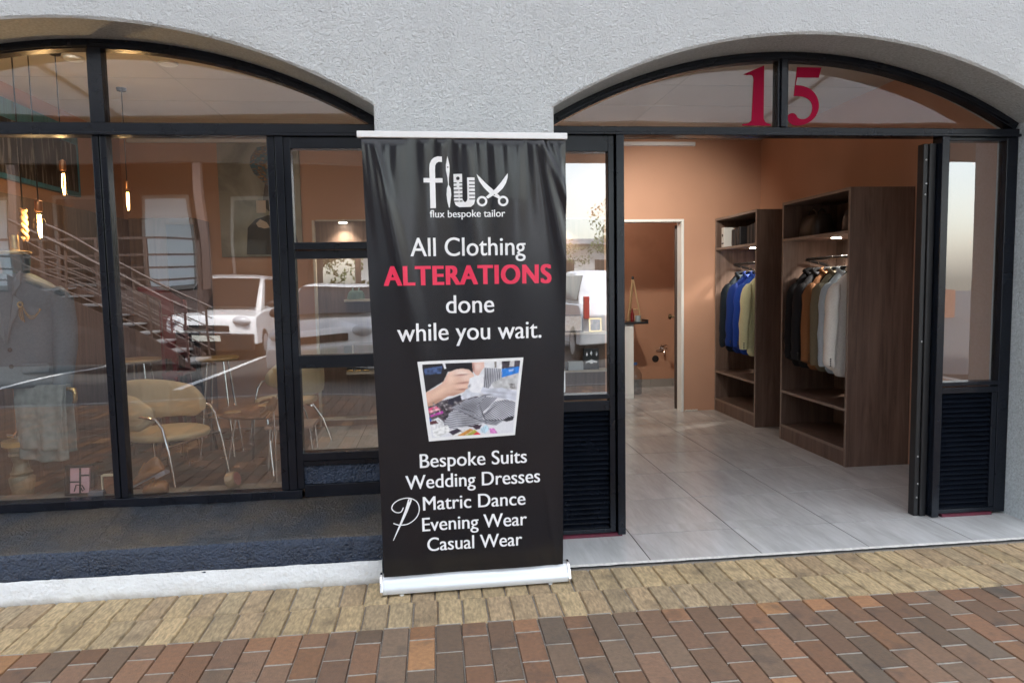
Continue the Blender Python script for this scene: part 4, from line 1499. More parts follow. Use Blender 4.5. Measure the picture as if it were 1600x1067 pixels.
stand_frame('photo_frame', 'small gold framed dark photo beside the brochure stand', 1.56, 1.69, .8905, 1.03, GOLD, noise_pic('dark_photo', [(.02, .02, .05), (.10, .10, .16), (.35, .25, .2)], (1, 1, 1), 16, .5, .3))
t = thing('jewellery_display', 'black display card with silver watch on the lower shelf behind the sidelight', 'display card', (1.58, YB - .15, .5065))
Box(1.50, 1.66, YB - .16, YB - .12, .5065, .72).build('card', BLACK_P, t, bev=.003)
m = MB()
m.prism([(1.58, .645), (1.592, .672), (1.58, .70), (1.568, .672)], YB - .164, YB - .1602)
m.prism([(1.525, .66), (1.535, .69), (1.545, .66), (1.535, .64)], YB - .164, YB - .1602)
m.prism([(1.625, .66), (1.635, .69), (1.645, .66), (1.635, .64)], YB - .164, YB - .1602)
m.prism([(1.522, .588), (1.56, .600), (1.60, .600), (1.64, .588), (1.64, .572), (1.60, .580), (1.56, .580), (1.522, .572)], YB - .164, YB - .1602)
m.lathe([(.022, 0), (.022, .006)], 18, M=Matrix.Translation((1.58, YB - .1602, .588)) @ Matrix.Rotation(math.pi / 2, 4, 'X'))
m.build('watch', mat('silver', (.7, .7, .7), .25, metal=.9), t)
t = thing('gift_box', 'pale blue gift box with silver lid in front of the black display card', 'box', (1.42, YB - .17, .5065))
Box(1.34, 1.49, YB - .20, YB - .13, .5065, .595).build('box_body', mat('pale_blue_card', (.48, .56, .62), .4), t, bev=.003)
Box(1.31, 1.335, YB - .2, YB - .15, .5065, .59).build('box_side', BLACK_P, t, bev=.002)

# tall dark wardrobes along the left wall and corner
t = thing('dark_cupboard', 'tall dark walnut cupboard along the left wall', 'cupboard', (XL, 1.6, .01))
for i in range(5):
    y = .95 + i * .5
    Box(XL + .002, -2.73, y + .003, y + .497, .10, 2.03).build('door', WALNUT, t, bev=.002)
Box(XL + .002, -2.76, .95, 3.45, .01, .099).build('kickboard', mat('tan_skirting', (.30, .17, .11), .5), t)
t = thing('corner_cabinet', 'dark walnut cabinet with a black recess in the back left corner', 'cabinet', (-2.4, YB, .01))
Box(-2.725, -2.15, YB - .42, YB - .004, .01, 2.04).build('cabinet_body', WALNUT, t, bev=.002)
Box(-2.40, -2.16, YB - .43, YB - .4205, .5, 1.98).build('cabinet_door', mat('black_panel', (.008, .008, .009), .25), t, bev=.002)
# ------------------------------------------------------------------ mannequin with jacket, stand, trousers
t = thing('tailors_mannequin', 'headless tailor bust on a turned wooden stand in the display window', 'mannequin', (-2.27, .45, .01))
MX, MY = -2.265, .45
WOODP = wood_mat('turned_pale_wood', (.20, .15, .09), (.36, .29, .19), 2, .5)
m = MB().lathe([(.02, 1.70), (.022, 1.62), (.075, 1.612), (.078, 1.602), (.072, 1.594), (.004, 1.594)], 24, (MX, MY, 0))
m.build('neck_cap', mat('brass_cap', (.62, .46, .24), .35, metal=.6), t, smooth=35)
m = MB().lathe([(.070, 1.594), (.068, 1.55), (.062, 1.50), (.066, 1.46), (.09, 1.43)], 24, (MX, MY, 0))
m.build('neck', mat('teal_velvet', (.03, .09, .11), .8), t, smooth=60)
MB().lathe([(.013, .58), (.013, .95)], 14, (MX - .05, MY, 0)).build('pole', CHROME, t, smooth=40)
m = MB().lathe([(.03, .0), (.032, .03), (.014, .045), (.014, .06)], 14, (MX - .05, MY, .575))
m.tube([(MX - .10, MY - .01, .60), (MX - .03, MY - .02, .60)], .012, 8)
m.build('height_clamp', CHROME, t, smooth=40)
m = MB().lathe([(.085, .545), (.085, .572), (.03, .578)], 24, (MX - .05, MY, 0))
m.build('stand_cap', wood_mat('honey_wood', (.42, .24, .08), (.58, .36, .14), 0, .35), t, smooth=35)
m = MB().lathe([(.10, .01), (.105, .03), (.085, .05), (.06, .07), (.055, .10), (.062, .115), (.05, .13), (.042, .20), (.05, .27), (.062, .33), (.064, .36), (.05, .375), (.056, .39), (.045, .40), (.036, .44), (.044, .475), (.058, .49), (.05, .505), (.058, .52), (.05, .5449)], 24, (MX - .05, MY, 0))
m.build('baluster', WOODP, t, smooth=50)
j = thing('display_jacket', 'blue grey jacket with notched lapels on the tailor bust', 'jacket', (MX, MY, 1.48))
JM = mat('blue_grey_wool', (.15, .18, .205), .85, spec=.2, var=(90, .12, 4), bump=(300, .0005, 2, 'n'))
rings = []
N = 36
for z, hx, hy in ((1.500, .062, .068), (1.47, .10, .082), (1.44, .165, .10), (1.40, .215, .112), (1.34, .225, .125), (1.25, .215, .132), (1.15, .20, .130), (1.05, .19, .122), (.97, .192, .120), (.92, .208, .128), (.86, .222, .134)):
    rg = []
    for k in range(N):
        a = 2 * math.pi * k / N
        ca, sa = math.cos(a), math.sin(a)
        f = max(0, 1.3 - z) * .02
        rg.append((MX + hx * math.copysign(abs(ca) ** .85, ca), MY + hy * math.copysign(abs(sa) ** .85, sa) + f * noise.noise((ca * 4, sa * 4, z * 4)), z))
    rings.append(rg)
MB().loft(rings).build('jacket_body', JM, j, smooth=180, sub=1)
m = MB()
for s in (-1, 1):
    m.add([(MX + s * .006, MY - .142, 1.12), (MX + s * .040, MY - .150, 1.22), (MX + s * .095, MY - .138, 1.345), (MX + s * .052, MY - .135, 1.375), (MX + s * .075, MY - .11, 1.43), (MX + s * .06, MY - .075, 1.505), (MX + s * .035, MY - .10, 1.45)], [(0, 1, 2, 3, 4, 5, 6)])
m.build('lapel', mat('lapel_wool', (.19, .215, .235), .8, spec=.2), j, solid=.006)
m = MB()
for s, z in ((-1, .985), (1, .985)):
    m.box(MX + s * .135 - .07, MX + s * .135 + .07, MY - .142, MY - .120, z - .03, z + .025)
m.build('pocket_flap', JM, j, bev=.006)
for s in (-1, 1):
    m = MB().tube([(MX + s * .18, MY, 1.395), (MX + s * .215, MY, 1.34), (MX + s * .236, MY - .01, 1.22), (MX + s * .243, MY - .02, 1.10), (MX + s * .240, MY - .05, .98), (MX + s * .236, MY - .075, .86)], [.05, .066, .063, .058, .052, .046], 20)
    m.v = [(x + .004 * math.sin(z * 55 + s), y + .004 * noise.noise((x * 20, z * 16, 2)), z) for x, y, z in m.v]
    m.build('sleeve', JM, j, smooth=60)
m = MB()
for z in (1.085, .995):
    m.lathe([(.011, 0), (.012, .003), (.004, .005)], 14, M=Matrix.Translation((MX + .015, MY - .136, z)) @ Matrix.Rotation(math.pi / 2, 4, 'X'))
m.build('button', BLACK_P, j, smooth=40)
b = thing('chain_brooch', 'gold chain brooch pinned on the lapel of the display jacket', 'brooch', (MX + .10, MY - .16, 1.31))
m = MB()
c0 = Vector((MX + .095, MY - .160, 1.325))
m.lathe([(.008, -.002), (.016, -.002), (.016, .003), (.008, .003)], 18, M=Matrix.Translation(c0) @ Matrix.Rotation(math.pi / 2, 4, 'X'), caps=False)
for dx in (-.007, .0, .007):
    m.tube([c0 + Vector((dx, 0, -.014)), c0 + Vector((dx * 1.3, -.001, -.055)), c0 + Vector((dx * 1.2 + .006, 0, -.088 - dx))], .0028, 6)
for k in (.055, .042):
    m.tube([c0 + Vector((.012 + .082 * q / 10, -.001, -.012 - k * math.sin(math.pi * (q / 10) ** .85) - .022 * q / 10)) for q in range(11)], .0026, 6)
m.ell(tuple(c0 + Vector((.094, 0, -.03))), .006, 10, 6)
m.build('chain', GOLD, b, smooth=60)
t = thing('trouser_bar', 'golden ended wooden bar holding folded trousers', 'trouser bar', (MX, MY, .88))
m = MB().tube([(MX - .05, MY - .02, .866), (MX + .30, MY - .13, .866)], .010, 10)
m.build('rod', wood_mat('bar_wood', (.3, .17, .06), (.45, .27, .1), 0, .4), t, smooth=40)
m = MB().tube([(MX + .30, MY - .13, .862), (MX + .322, MY - .137, .862), (MX + .327, MY - .139, .842), (MX + .324, MY - .138, .80), (MX + .312, MY - .135, .79)], [.013, .013, .012, .011, .010], 10)
m.build('gold_hook', GOLD, t, smooth=50)
t = thing('folded_trousers', 'grey beige trousers folded over the wooden bar below the display jacket', 'trousers', (MX + .1, MY - .1, .88))
TR = mat('trouser_cloth', (.32, .32, .29), .85, spec=.2, var=(26, .22, 5), bump=(260, .0006, 2, 'n'))
A, B = Vector((MX - .015, MY - .031, .876)), Vector((MX + .288, MY - .126, .880))
dn = Vector((-.30, -.95, 0)).normalized()
def tr_fn(side, drop, k):
    def fn(u, v):
        p = A.lerp(B, u)
        h = v * drop * (1 + .05 * math.sin(u * 3))
        w_ = side * (.016 + .010 * min(1, v * 4)) + .012 * v * math.sin(u * 15 + k) + .010 * v * noise.noise((u * 4, v * 2.5, k))
        s = u + (.06 * v * (.5 - u)) + .02 * v
        q = A.lerp(B, s)
        return (q.x + dn.x * w_, q.y + dn.y * w_, p.z + (.010 * math.cos(min(1, v * 14) * math.pi / 2)) - h)
    return fn
m = MB()
m.grid(tr_fn(1, .395, 1.), 40, 40)
m.grid(tr_fn(-1, .36, 3.), 40, 40)
m.grid(tr_fn(1.7, .33, 5.), 30, 30)
m.build('trouser_leg', TR, t, smooth=180, solid=.003)

# ------------------------------------------------------------------ small goods on the window ledge
ZL = .3385
t = thing('gift_set', 'pink gift set in a black open box on the window ledge', 'gift box', (-1.84, .10, ZL))
MT = Matrix.Translation((-1.84, .105, ZL)) @ Matrix.Rotation(RAD(-4), 4, 'Z') @ Matrix.Rotation(RAD(-7), 4, 'X')
m = MB()
m.box(-.074, .074, .0, .012, 0, .155, M=MT)
for a, b, c, d in ((-.074, .074, 0, .008), (-.074, .074, .147, .155), (-.074, -.066, .008, .147), (.066, .074, .008, .147)):
    m.box(a, b, -.022, -.0002, c, d, M=MT)
m.build('box_tray', BLACK_P, t)
m = MB()
m.box(-.052, .044, -.012, -.0008, .012, .140, M=MT)
m.build('pink_card', mat('pink_card', (.62, .34, .36), .5), t)
m = MB()
for a, b, c, d in ((-.006, .003, .012, .140), (-.052, -.006, .066, .073), (.003, .044, .098, .106)):
    m.box(a, b, -.0145, -.0122, c, d, M=MT)
m.tube([MT @ Vector((-.03, -.016, .02)), MT @ Vector((-.02, -.017, .055)), MT @ Vector((.012, -.017, .05)), MT @ Vector((.022, -.016, .03)), MT @ Vector((.012, -.016, .022)), MT @ Vector((.004, -.016, .04))], .0028, 6)
m.build('ribbon', BLACK_P, t)
t = thing('watch_box', 'low grey watch box beside the pink gift set', 'box', (-1.755, .08, ZL))
m = MB().loft([[(-1.79 + .075 * u - .012 * v, .06 + .05 * w, ZL + z) for u, v, w in ((0, 0, 0), (1, 0, 0), (1, 0, 1), (0, 0, 1))] for z in (0, .022)])
m.loft([[(-1.787 + .069 * u, .063 + .044 * w, ZL + .0225 + z) for u, w in ((0, 0), (1, 0), (1, 1), (0, 1))] for z in (0, .006)])
m.build('box_body', mat('grey_leather', (.12, .13, .16), .4), t, bev=.004)
t = thing('card_case', 'tan leather case with cream edge standing behind the thick mullion', 'leather case', (-1.69, .10, ZL))
m = MB().box(-1.725, -1.64, .09, .115, ZL, ZL + .095)
c = m.build('case_body', mat('tan_leather', (.20, .075, .035), .5, var=(40, .25, 4)), t, bev=.008)
m = MB()
m.box(-1.733, -1.7255, .085, .12, ZL, ZL + .103)
m.box(-1.7254, -1.64, .085, .12, ZL + .0955, ZL + .103)
m.build('cream_edge', mat('cream_leather', (.66, .56, .40), .5), t, bev=.003)
t = thing('brogue_shoe', 'brown and grey leather brogue tilted on the window ledge', 'shoe', (-1.48, .10, ZL))
SM = Matrix.Translation((-1.575, .105, ZL + .036)) @ Matrix.Rotation(RAD(-12), 4, 'Z') @ Matrix.Rotation(RAD(-26), 4, 'Y') @ Matrix.Scale(.72, 4)
SH = wood_mat('burnished_leather', (.18, .07, .025), (.36, .17, .075), 0, .3)
rings = []
for x, hw, h in ((-.012, .010, .02), (.0, .026, .04), (.03, .036, .052), (.07, .040, .062), (.11, .037, .085), (.15, .033, .105), (.19, .032, .118), (.225, .031, .122), (.25, .026, .118), (.262, .014, .10)):
    rg = []
    for k in range(18):
        a = 2 * math.pi * k / 18
        zc = math.sin(a)
        rg.append((x, hw * math.cos(a) * (1 if zc < .2 else 1 - .35 * zc), max(0.002, h * .5 + h * .5 * zc)))
    rings.append(rg)
MB().loft(rings, M=SM).build('upper', SH, t, smooth=70)
m = MB()
rr = [(-.018, .012), (.0, .034), (.04, .044), (.09, .042), (.15, .034), (.21, .035), (.255, .030), (.27, .012)]
pol = [(x, -h) for x, h in rr] + [(x, h) for x, h in reversed(rr)]
m.prism(pol, -.006, .003, 'z', M=SM)
m.prism([(x, y) for x, y in [(.19, -.035), (.27, -.028), (.275, 0), (.27, .028), (.19, .035)]], -.028, -.0062, 'z', M=SM)
m.build('sole', mat('grey_sole', (.20, .21, .24), .35), t, smooth=40)
m = MB()
for k in range(5):
    m.tube([SM @ Vector((.085 + k * .014, -.024, .068 + k * .008)), SM @ Vector((.088 + k * .014, 0, .078 + k * .009)), SM @ Vector((.085 + k * .014, .024, .068 + k * .008))], .0022, 6)
m.build('lace', mat('tan_lace', (.42, .22, .08), .7), t, smooth=50)
t = thing('shoe_toe', 'woven tan leather shoe toe in front of the tilted brogue', 'shoe', (-1.49, .075, ZL))
m = MB()
rings = []
for x, hw, h in ((-.05, .012, .02), (-.04, .026, .04), (-.01, .034, .056), (.03, .036, .064), (.06, .034, .066), (.075, .02, .05)):
    rings.append([(-1.475 + x, .070 + hw * math.cos(a), ZL + max(0.001, h * .5 + h * .5 * math.sin(a))) for a in [2 * math.pi * k / 16 for k in range(16)]])
m.loft(rings)
m.build('upper', SH, t, smooth=60)
m = MB()
for k in range(3):
    m.tube([(-1.485 + k * .018, .070 - .034, ZL + .045), (-1.48 + k * .018, .066, ZL + .066), (-1.485 + k * .018, .10, ZL + .045)], .002, 6)
m.build('lace', mat('tan_lace'), t, smooth=50)
t = thing('cufflinks', 'pair of small silver cufflinks at the front of the window ledge', 'cufflinks', (-1.30, .06, ZL))
m = MB()
for x in (-1.312, -1.288):
    m.lathe([(.003, 0), (.003, .010), (.009, .011), (.010, .015), (.004, .017)], 14, (x, .06, ZL))
m.build('cufflink_studs', CHROME, t, smooth=40)
t = thing('belt_roll', 'small tan belt rolled up with a pink lined end on the window ledge', 'belt', (-1.08, .10, ZL))
BM = Matrix.Translation((-1.105, .10, ZL + .040)) @ Matrix.Rotation(RAD(74), 4, 'Y') @ Matrix.Rotation(RAD(12), 4, 'X')
MB().lathe([(.038, 0), (.040, .006), (.040, .044), (.038, .05), (.004, .05)], 28, M=BM).build('belt_coil', mat('pale_tan_leather', (.34, .22, .12), .45), t, smooth=40)
MB().lathe([(.002, .0505), (.030, .0505), (.034, .0515), (.034, .054), (.002, .054)], 28, M=BM).build('pink_lining', mat('pink_leather', (.42, .16, .13), .5), t, smooth=40)
t = thing('wooden_hand', 'jointed wooden display hand drooping from a chrome rod', 'display hand', (-1.07, 1.0, .36))
HW_ = wood_mat('hand_wood', (.16, .08, .035), (.30, .17, .085), 2, .4)
HMx = Matrix.Translation((-1.045, 1.0, .675)) @ Matrix.Rotation(RAD(208), 4, 'Y') @ Matrix.Rotation(RAD(35), 4, 'Z')
m = MB()
m.loft([[(w_ * math.cos(a), d_ * math.sin(a), z) for a in [2 * math.pi * k / 16 for k in range(16)]] for z, w_, d_ in ((0, .022, .016), (.015, .027, .017), (.05, .040, .018), (.078, .042, .015), (.09, .036, .010))], M=HMx)
hand = m.build('palm', HW_, t, smooth=60)
for k, (x, ln, r) in enumerate(((-.030, .058, .0078), (-.010, .070, .0085), (.011, .066, .0083), (.030, .050, .0072))):
    m = MB()
    p = Vector((x, 0, .086))
    an = 0.
    for q, f in enumerate((.45, .32, .25)):
        an += .22 + .08 * k
        d = Vector((x * .25, -math.sin(an), math.cos(an)))
        e = p + d * ln * f
        m.ell(tuple(p), r * 1.02, 10, 6, HMx)
        m.tube([HMx @ p, HMx @ ((p + e) / 2), HMx @ e], [r * .9, r * 1.05, r * .82], 10)
        p = e
    m.ell(tuple(p), r * .85, 10, 6, HMx)
    m.build('finger', HW_, hand, smooth=60)
m = MB()
p = Vector((.036, -.004, .030))
for d, ln in ((Vector((.75, -.25, .6)), .034), (Vector((.45, -.45, .8)), .028)):
    e = p + d.normalized() * ln
    m.ell(tuple(p), .0095, 10, 6, HMx)
    m.tube([HMx @ p, HMx @ e], [.0095, .008], 10)
    p = e
m.ell(tuple(p), .0082, 10, 6, HMx)
m.build('thumb', HW_, hand, smooth=60)
m = MB().tube([(-1.062, 1.0, .012), (-1.062, 1.0, .66)], .007, 10)
m.lathe([(.07, 0), (.07, .008), (.01, .014)], 20, (-1.062, 1.0, .01))
m.build('stand_rod', CHROME, t, smooth=40)

# ------------------------------------------------------------------ cafe furniture
CREAM = mat('cream_leatherette', (.62, .50, .32), .45, spec=.4, var=(7, .06, 3), bump=(180, .0005, 3, 'n'))
def tub_chair(x, y, rz, lab, tall=1.):
    t = thing('tub_chair', lab, 'chair', (x, y, .01), rz, 'cream tub chairs in the cafe corner')
    t.scale = (1.08, 1.08, 1.1)
    # local frame: the chair faces -Y
    m = MB()
    rings = []
    for k in range(73):
        a = RAD(-118 + 236 * k / 72)
        ex = min(1, (1 - abs(-118 + 236 * k / 72) / 118) * 4.5 + .18)
        st = -.009 if k % 6 == 0 and abs(a) < 1.25 else 0
        r0, r1 = .245, .285
        zc = .515 + .03 * math.cos(a)
        hz = .135 * ex ** .5 * (.80 + .20 * math.cos(a))
        sx, cx = math.sin(a), math.cos(a)
        q = 0
        rg = []
        for j in range(12):
            b = 2 * math.pi * j / 12
            rr_ = (r0 + r1) / 2 + (.024 + st) * math.cos(b)
            rg.append((rr_ * sx, rr_ * cx * .95 + .0, zc + hz * math.copysign(abs(math.sin(b)) ** .6, math.sin(b))))
        rings.append(rg)
    m.loft(rings)
    m.build('backrest', CREAM, t, smooth=70, local=True)
    rings = []
    for z, k in ((.328, .86), (.333, .97), (.348, 1.), (.362, .985), (.370, .92), (.373, .60)):
        rings.append([((.225 + .02 * math.cos(a) ** 2) * k * math.cos(a), -.02 + (.235 + (.035 if math.sin(a) < 0 else 0)) * k * math.sin(a), z) for a in [2 * math.pi * q / 36 for q in range(36)]])
    MB().loft(rings).build('seat', CREAM, t, smooth=60, local=True)
    for s in (-1, 1):
        m = MB().tube([(s * .272, .05, .50), (s * .276, -.06, .50), (s * .268, -.15, .485), (s * .262, -.19, .43), (s * .262, -.225, .28), (s * .27, -.27, .002)], .0095, 10)
        m.build('leg', CHROME, t, smooth=60, local=True)
        m = MB().tube([(s * .17, .12, .32), (s * .20, .19, .20), (s * .225, .25, .002)], .0095, 10)
        m.build('leg', CHROME, t, smooth=60, local=True)
    m = MB().tube([(-.20, .10, .312), (.20, .10, .312)], .008, 8).tube([(-.262, -.20, .31), (.262, -.20, .31)], .008, 8)
    m.build('crossbar', CHROME, t, smooth=60, local=True)
    return t
tub_chair(-1.90, 1.42, RAD(72), 'cream tub chair with stitched back and chrome legs nearest the big window pane')
tub_chair(-1.30, 2.75, RAD(-60), 'cream tub chair standing beyond the round coffee table')
OAK = wood_mat('light_oak', (.42, .28, .14), (.58, .42, .24), 0, .4)
TEAK = wood_mat('brown_teak', (.16, .08, .04), (.28, .15, .08), 0, .35)
def stool(x, y, lab, h, r=.17):
    t = thing('stool', lab, 'stool', (x, y, .01), 0, 'stools with oak seats')
    MB().lathe([(.002, h - .028), (r - .012, h - .028), (r, h - .014), (r - .004, h), (.002, h)], 32, (x, y, .01)).build('seat', OAK, t, smooth=35)
    for k in range(4):
        a = math.pi / 4 + k * math.pi / 2
        m = MB().tube([(x + .09 * math.cos(a), y + .09 * math.sin(a), h - .02), (x + .19 * math.cos(a), y + .19 * math.sin(a), .012)], .009, 8)
        m.build('leg', CHROME, t, smooth=60)
    m = MB().tube([(x + .15 * math.cos(q * math.pi / 14), y + .15 * math.sin(q * math.pi / 14), h * .42) for q in range(29)], .007, 8)
    m.build('foot_ring', CHROME, t, smooth=60)
stool(-1.80, 2.36, 'oak seated stool right of the red bar chair', .82)
stool(-2.40, 2.30, 'oak seated stool half hidden behind the thick mullion', .83)
t = thing('round_coffee_table', 'round brown wood coffee table with two cork mats beside the cream chair', 'table', (-1.34, 1.80, .01))
MB().lathe([(.002, .435), (.30, .435), (.315, .448), (.315, .462), (.30, .468), (.002, .468)], 40, (-1.34, 1.80, .01)).build('tabletop', TEAK, t, smooth=35)
for k in range(4):
    a = .5 + k * math.pi / 2
    MB().tube([(-1.34 + .18 * math.cos(a), 1.80 + .18 * math.sin(a), .44), (-1.34 + .27 * math.cos(a), 1.80 + .27 * math.sin(a), .012)], .010, 8).build('leg', CHROME, t, smooth=60)
for dx, dy, lab in ((-.16, -.15, 'round cork mat at the near edge of the coffee table'), (.02, .12, 'round cork mat at the far side of the coffee table')):
    t = tag(MB().lathe([(.002, 0), (.06, 0), (.062, .004), (.06, .008), (.002, .008)], 28, (-1.34 + dx, 1.80 + dy, .4785)).build('cork_mat', mat('cork', (.46, .31, .16), .9, var=(150, .25, 4)), smooth=40), lab, 'mat', 'cork mats on the coffee table')
t = thing('side_table', 'small square pale side table on chrome legs behind the wooden hand', 'table', (-1.05, 1.62, .01))
Box(-1.24, -.90, 1.48, 1.76, .37, .392).build('tabletop', mat('pinkish_laminate', (.42, .32, .27), .35, var=(9, .12, 3)), t, bev=.004)
for x, y in ((-1.21, 1.51), (-.93, 1.51), (-1.21, 1.73), (-.93, 1.73)):
    MB().tube([(x, y, .375), (x + (.03 if x > -1 else -.03), y, .012)], .008, 8).build('leg', CHROME, t, smooth=60)
t = thing('bar_table', 'round high bar table on splayed black legs at the back', 'table', (-2.12, 2.45, .01))
MB().lathe([(.002, 1.03), (.205, 1.03), (.21, 1.04), (.205, 1.05), (.002, 1.05)], 36, (-2.12, 2.45, .01)).build('tabletop', mat('grey_laminate', (.34, .33, .34), .22), t, smooth=35)
for k in range(4):
    a = .3 + k * math.pi / 2
    MB().tube([(-2.12 + .08 * math.cos(a), 2.45 + .08 * math.sin(a), 1.03), (-2.12 + .24 * math.cos(a), 2.45 + .24 * math.sin(a), .012)], .012, 8).build('leg', BLACK_M, t, smooth=60)
t = thing('red_bar_chair', 'tall dark red bar chair with slotted side beneath the bar table', 'bar chair', (-2.08, 2.16, .01))
RED = mat('dark_red_paint', (.11, .006, .013), .35, spec=.5)
CX, CY = -2.06, 2.16
for s in (-1, 1):
    m = MB()
    y = CY + s * .14
    o_ = [(CX - .05, .30), (CX + .085, .30), (CX + .055, .80), (CX + .035, 1.27), (CX - .05, 1.30)]
    m.prism(o_[:1] + [(CX - .018, .30), (CX - .03, .82), (CX - .045, 1.22), (CX - .05, 1.30)], y - .012, y + .012)
    m.prism([(CX + .050, .30), (CX + .085, .30), (CX + .055, .80), (CX + .035, 1.27), (CX + .010, 1.27), (CX + .026, .80)], y - .012, y + .012)
    for z in (.42, .58, .70, .86, .97, 1.08, 1.2):
        m.prism([(CX - .03, z), (CX + .06, z), (CX + .055, z + (.03 if z < .8 else .109)), (CX - .03, z + (.03 if z < .8 else .109))], y - .0118, y + .0118)
    m.build('side_frame', RED, t)
m = MB().prism([(CX - .20, 1.42), (CX - .06, 1.37), (CX + .035, 1.30), (CX + .03, 1.26), (CX - .06, 1.33), (CX - .20, 1.385)], CY - .155, CY + .155)
m.build('top_rest', RED, t, bev=.006)
Box(CX - .06, CX + .10, CY - .15, CY + .15, .72, .75).build('seat', RED, t, bev=.005)
for s in (-1, 1):
    for dx in (-.03, .065):
        MB().tube([(CX + dx, CY + s * .14, .31), (CX + dx * 1.7, CY + s * .15, .012)], .011, 8).build('leg', BLACK_M, t, smooth=60)

# ------------------------------------------------------------------ store room things
t = thing('wall_shelf', 'black shelf with a raised lip on the store room wall', 'shelf', (2.28, 4.6, .9))
Box(2.02, 2.50, 4.35, 4.75, .895, .92).build('shelf_board', BLACK_P, t, bev=.003)
Box(2.485, 2.50, 4.35, 4.75, .921, .945).build('shelf_lip', BLACK_P, t, bev=.002)
t = thing('white_cabinet', 'narrow white cabinet below the black shelf in the store room', 'cabinet', (2.15, 4.6, .01))
Box(2.0, 2.335, 4.40, 4.72, .01, .894).build('cabinet_body', WHITE, t, bev=.004)
Box(2.01, 2.325, 4.385, 4.3995, .06, .87).build('cabinet_door', WHITE, t, bev=.003)
t = thing('wooden_easel', 'small wooden A frame easel standing on the black shelf', 'easel', (2.36, 4.55, .945))
m = MB()
PINE = wood_mat('pine', (.34, .22, .11), (.48, .33, .18), 2, .5)
m.tube([(2.455, 4.50, .921), (2.375, 4.55, 1.42)], .009, 6)
m.tube([(2.29, 4.50, .921), (2.362, 4.55, 1.42)], .009, 6)
m.tube([(2.30, 4.52, 1.06), (2.44, 4.52, 1.06)], .008, 6)
m.tube([(2.37, 4.70, .921), (2.37, 4.55, 1.38)], .008, 6)
m.build('easel_frame', PINE, t)
MB().ell((2.368, 4.55, 1.435), (.018, .015, .022), 12, 8).build('top_knob', BLACK_P, t, smooth=60)
t = thing('shelf_pot', 'small grey pot on the black store room shelf', 'pot', (2.40, 4.42, .945))
MB().lathe([(.03, 0), (.036, .07), (.033, .07), (.027, .01)], 20, (2.395, 4.43, .9205)).build('pot_body', mat('grey_ceramic', (.30, .36, .38), .4), t, smooth=40)
t = thing('red_bottle', 'small dark red bottle on the black store room shelf', 'bottle', (2.33, 4.45, .945))
MB().lathe([(.02, 0), (.022, .09), (.01, .12), (.01, .15), (.002, .152)], 16, (2.335, 4.46, .9205)).build('bottle_body', mat('dark_red_glass', (.14, .01, .012), .2), t, smooth=40)
t = thing('water_bottle', 'clear five litre water bottle on the store room floor', 'water bottle', (2.44, 4.72, .01))
MB().lathe([(.07, 0), (.085, .012), (.087, .10), (.080, .13), (.087, .16), (.087, .24), (.06, .30), (.026, .33), (.026, .36), (.002, .362)], 28, (2.44, 4.72, .011)).build('bottle_body', glass_mat('pet_plastic', 1.6, (.80, .84, .88)), t, smooth=45)
MB().lathe([(.03, .362), (.03, .39), (.002, .392)], 20, (2.44, 4.72, .011)).build('bottle_cap', mat('blue_cap', (.05, .12, .3), .4), t, smooth=40)
t = thing('tap', 'small chrome wall tap with pipe in the store room', 'tap', (2.96, 5.2, .5))
m = MB().tube([(2.96, 5.249, .52), (2.96, 5.16, .52), (2.955, 5.13, .50), (2.955, 5.125, .44)], .012, 10)
m.tube([(2.92, 5.17, .56), (3.0, 5.17, .56)], .009, 8)
m.tube([(2.96, 5.17, .52), (2.96, 5.17, .56)], .008, 8)
m.tube([(2.87, 5.22, .49), (2.96, 5.21, .50)], .011, 8)
m.lathe([(.03, 0), (.03, .008)], 16, M=Matrix.Translation((2.96, 5.249, .52)) @ Matrix.Rotation(math.pi / 2, 4, 'X'))
m.build('tap_body', CHROME, t, smooth=50)
t = tag(MB().lathe([(.045, 0), (.045, .004), (.030, .006), (.030, .002), (.002, .002)], 24, M=Matrix.Translation((2.87, 5.249, .38)) @ Matrix.Rotation(math.pi / 2, 4, 'X')).build('waste_outlet', mat('dark_rubber', (.02, .012, .01), .6), smooth=40), 'round dark waste outlet low on the store room wall', 'outlet')

lamp('store_room_fill', 'POINT', (1.75, 4.3, 2.5), 3., (1, .93, .85), rad=.1)  # added fill for the store room, its source stays unseen
t = thing('added_bulb', 'unseen bulb added to light the store room', 'fill lamp', (1.75, 4.3, 2.846))
MB().lathe([(.05, 2.80), (.06, 2.845), (.002, 2.846)], 20, (1.75, 4.3, 0)).build('lamp_base', WHITE, t, smooth=40)
MB().ell((1.75, 4.3, 2.745), .055, 16, 10).build('bulb', mat('lit_opal_bulb', (1, .95, .88), .4, emit=6., ecol=(1, .93, .85)), t, smooth=60)
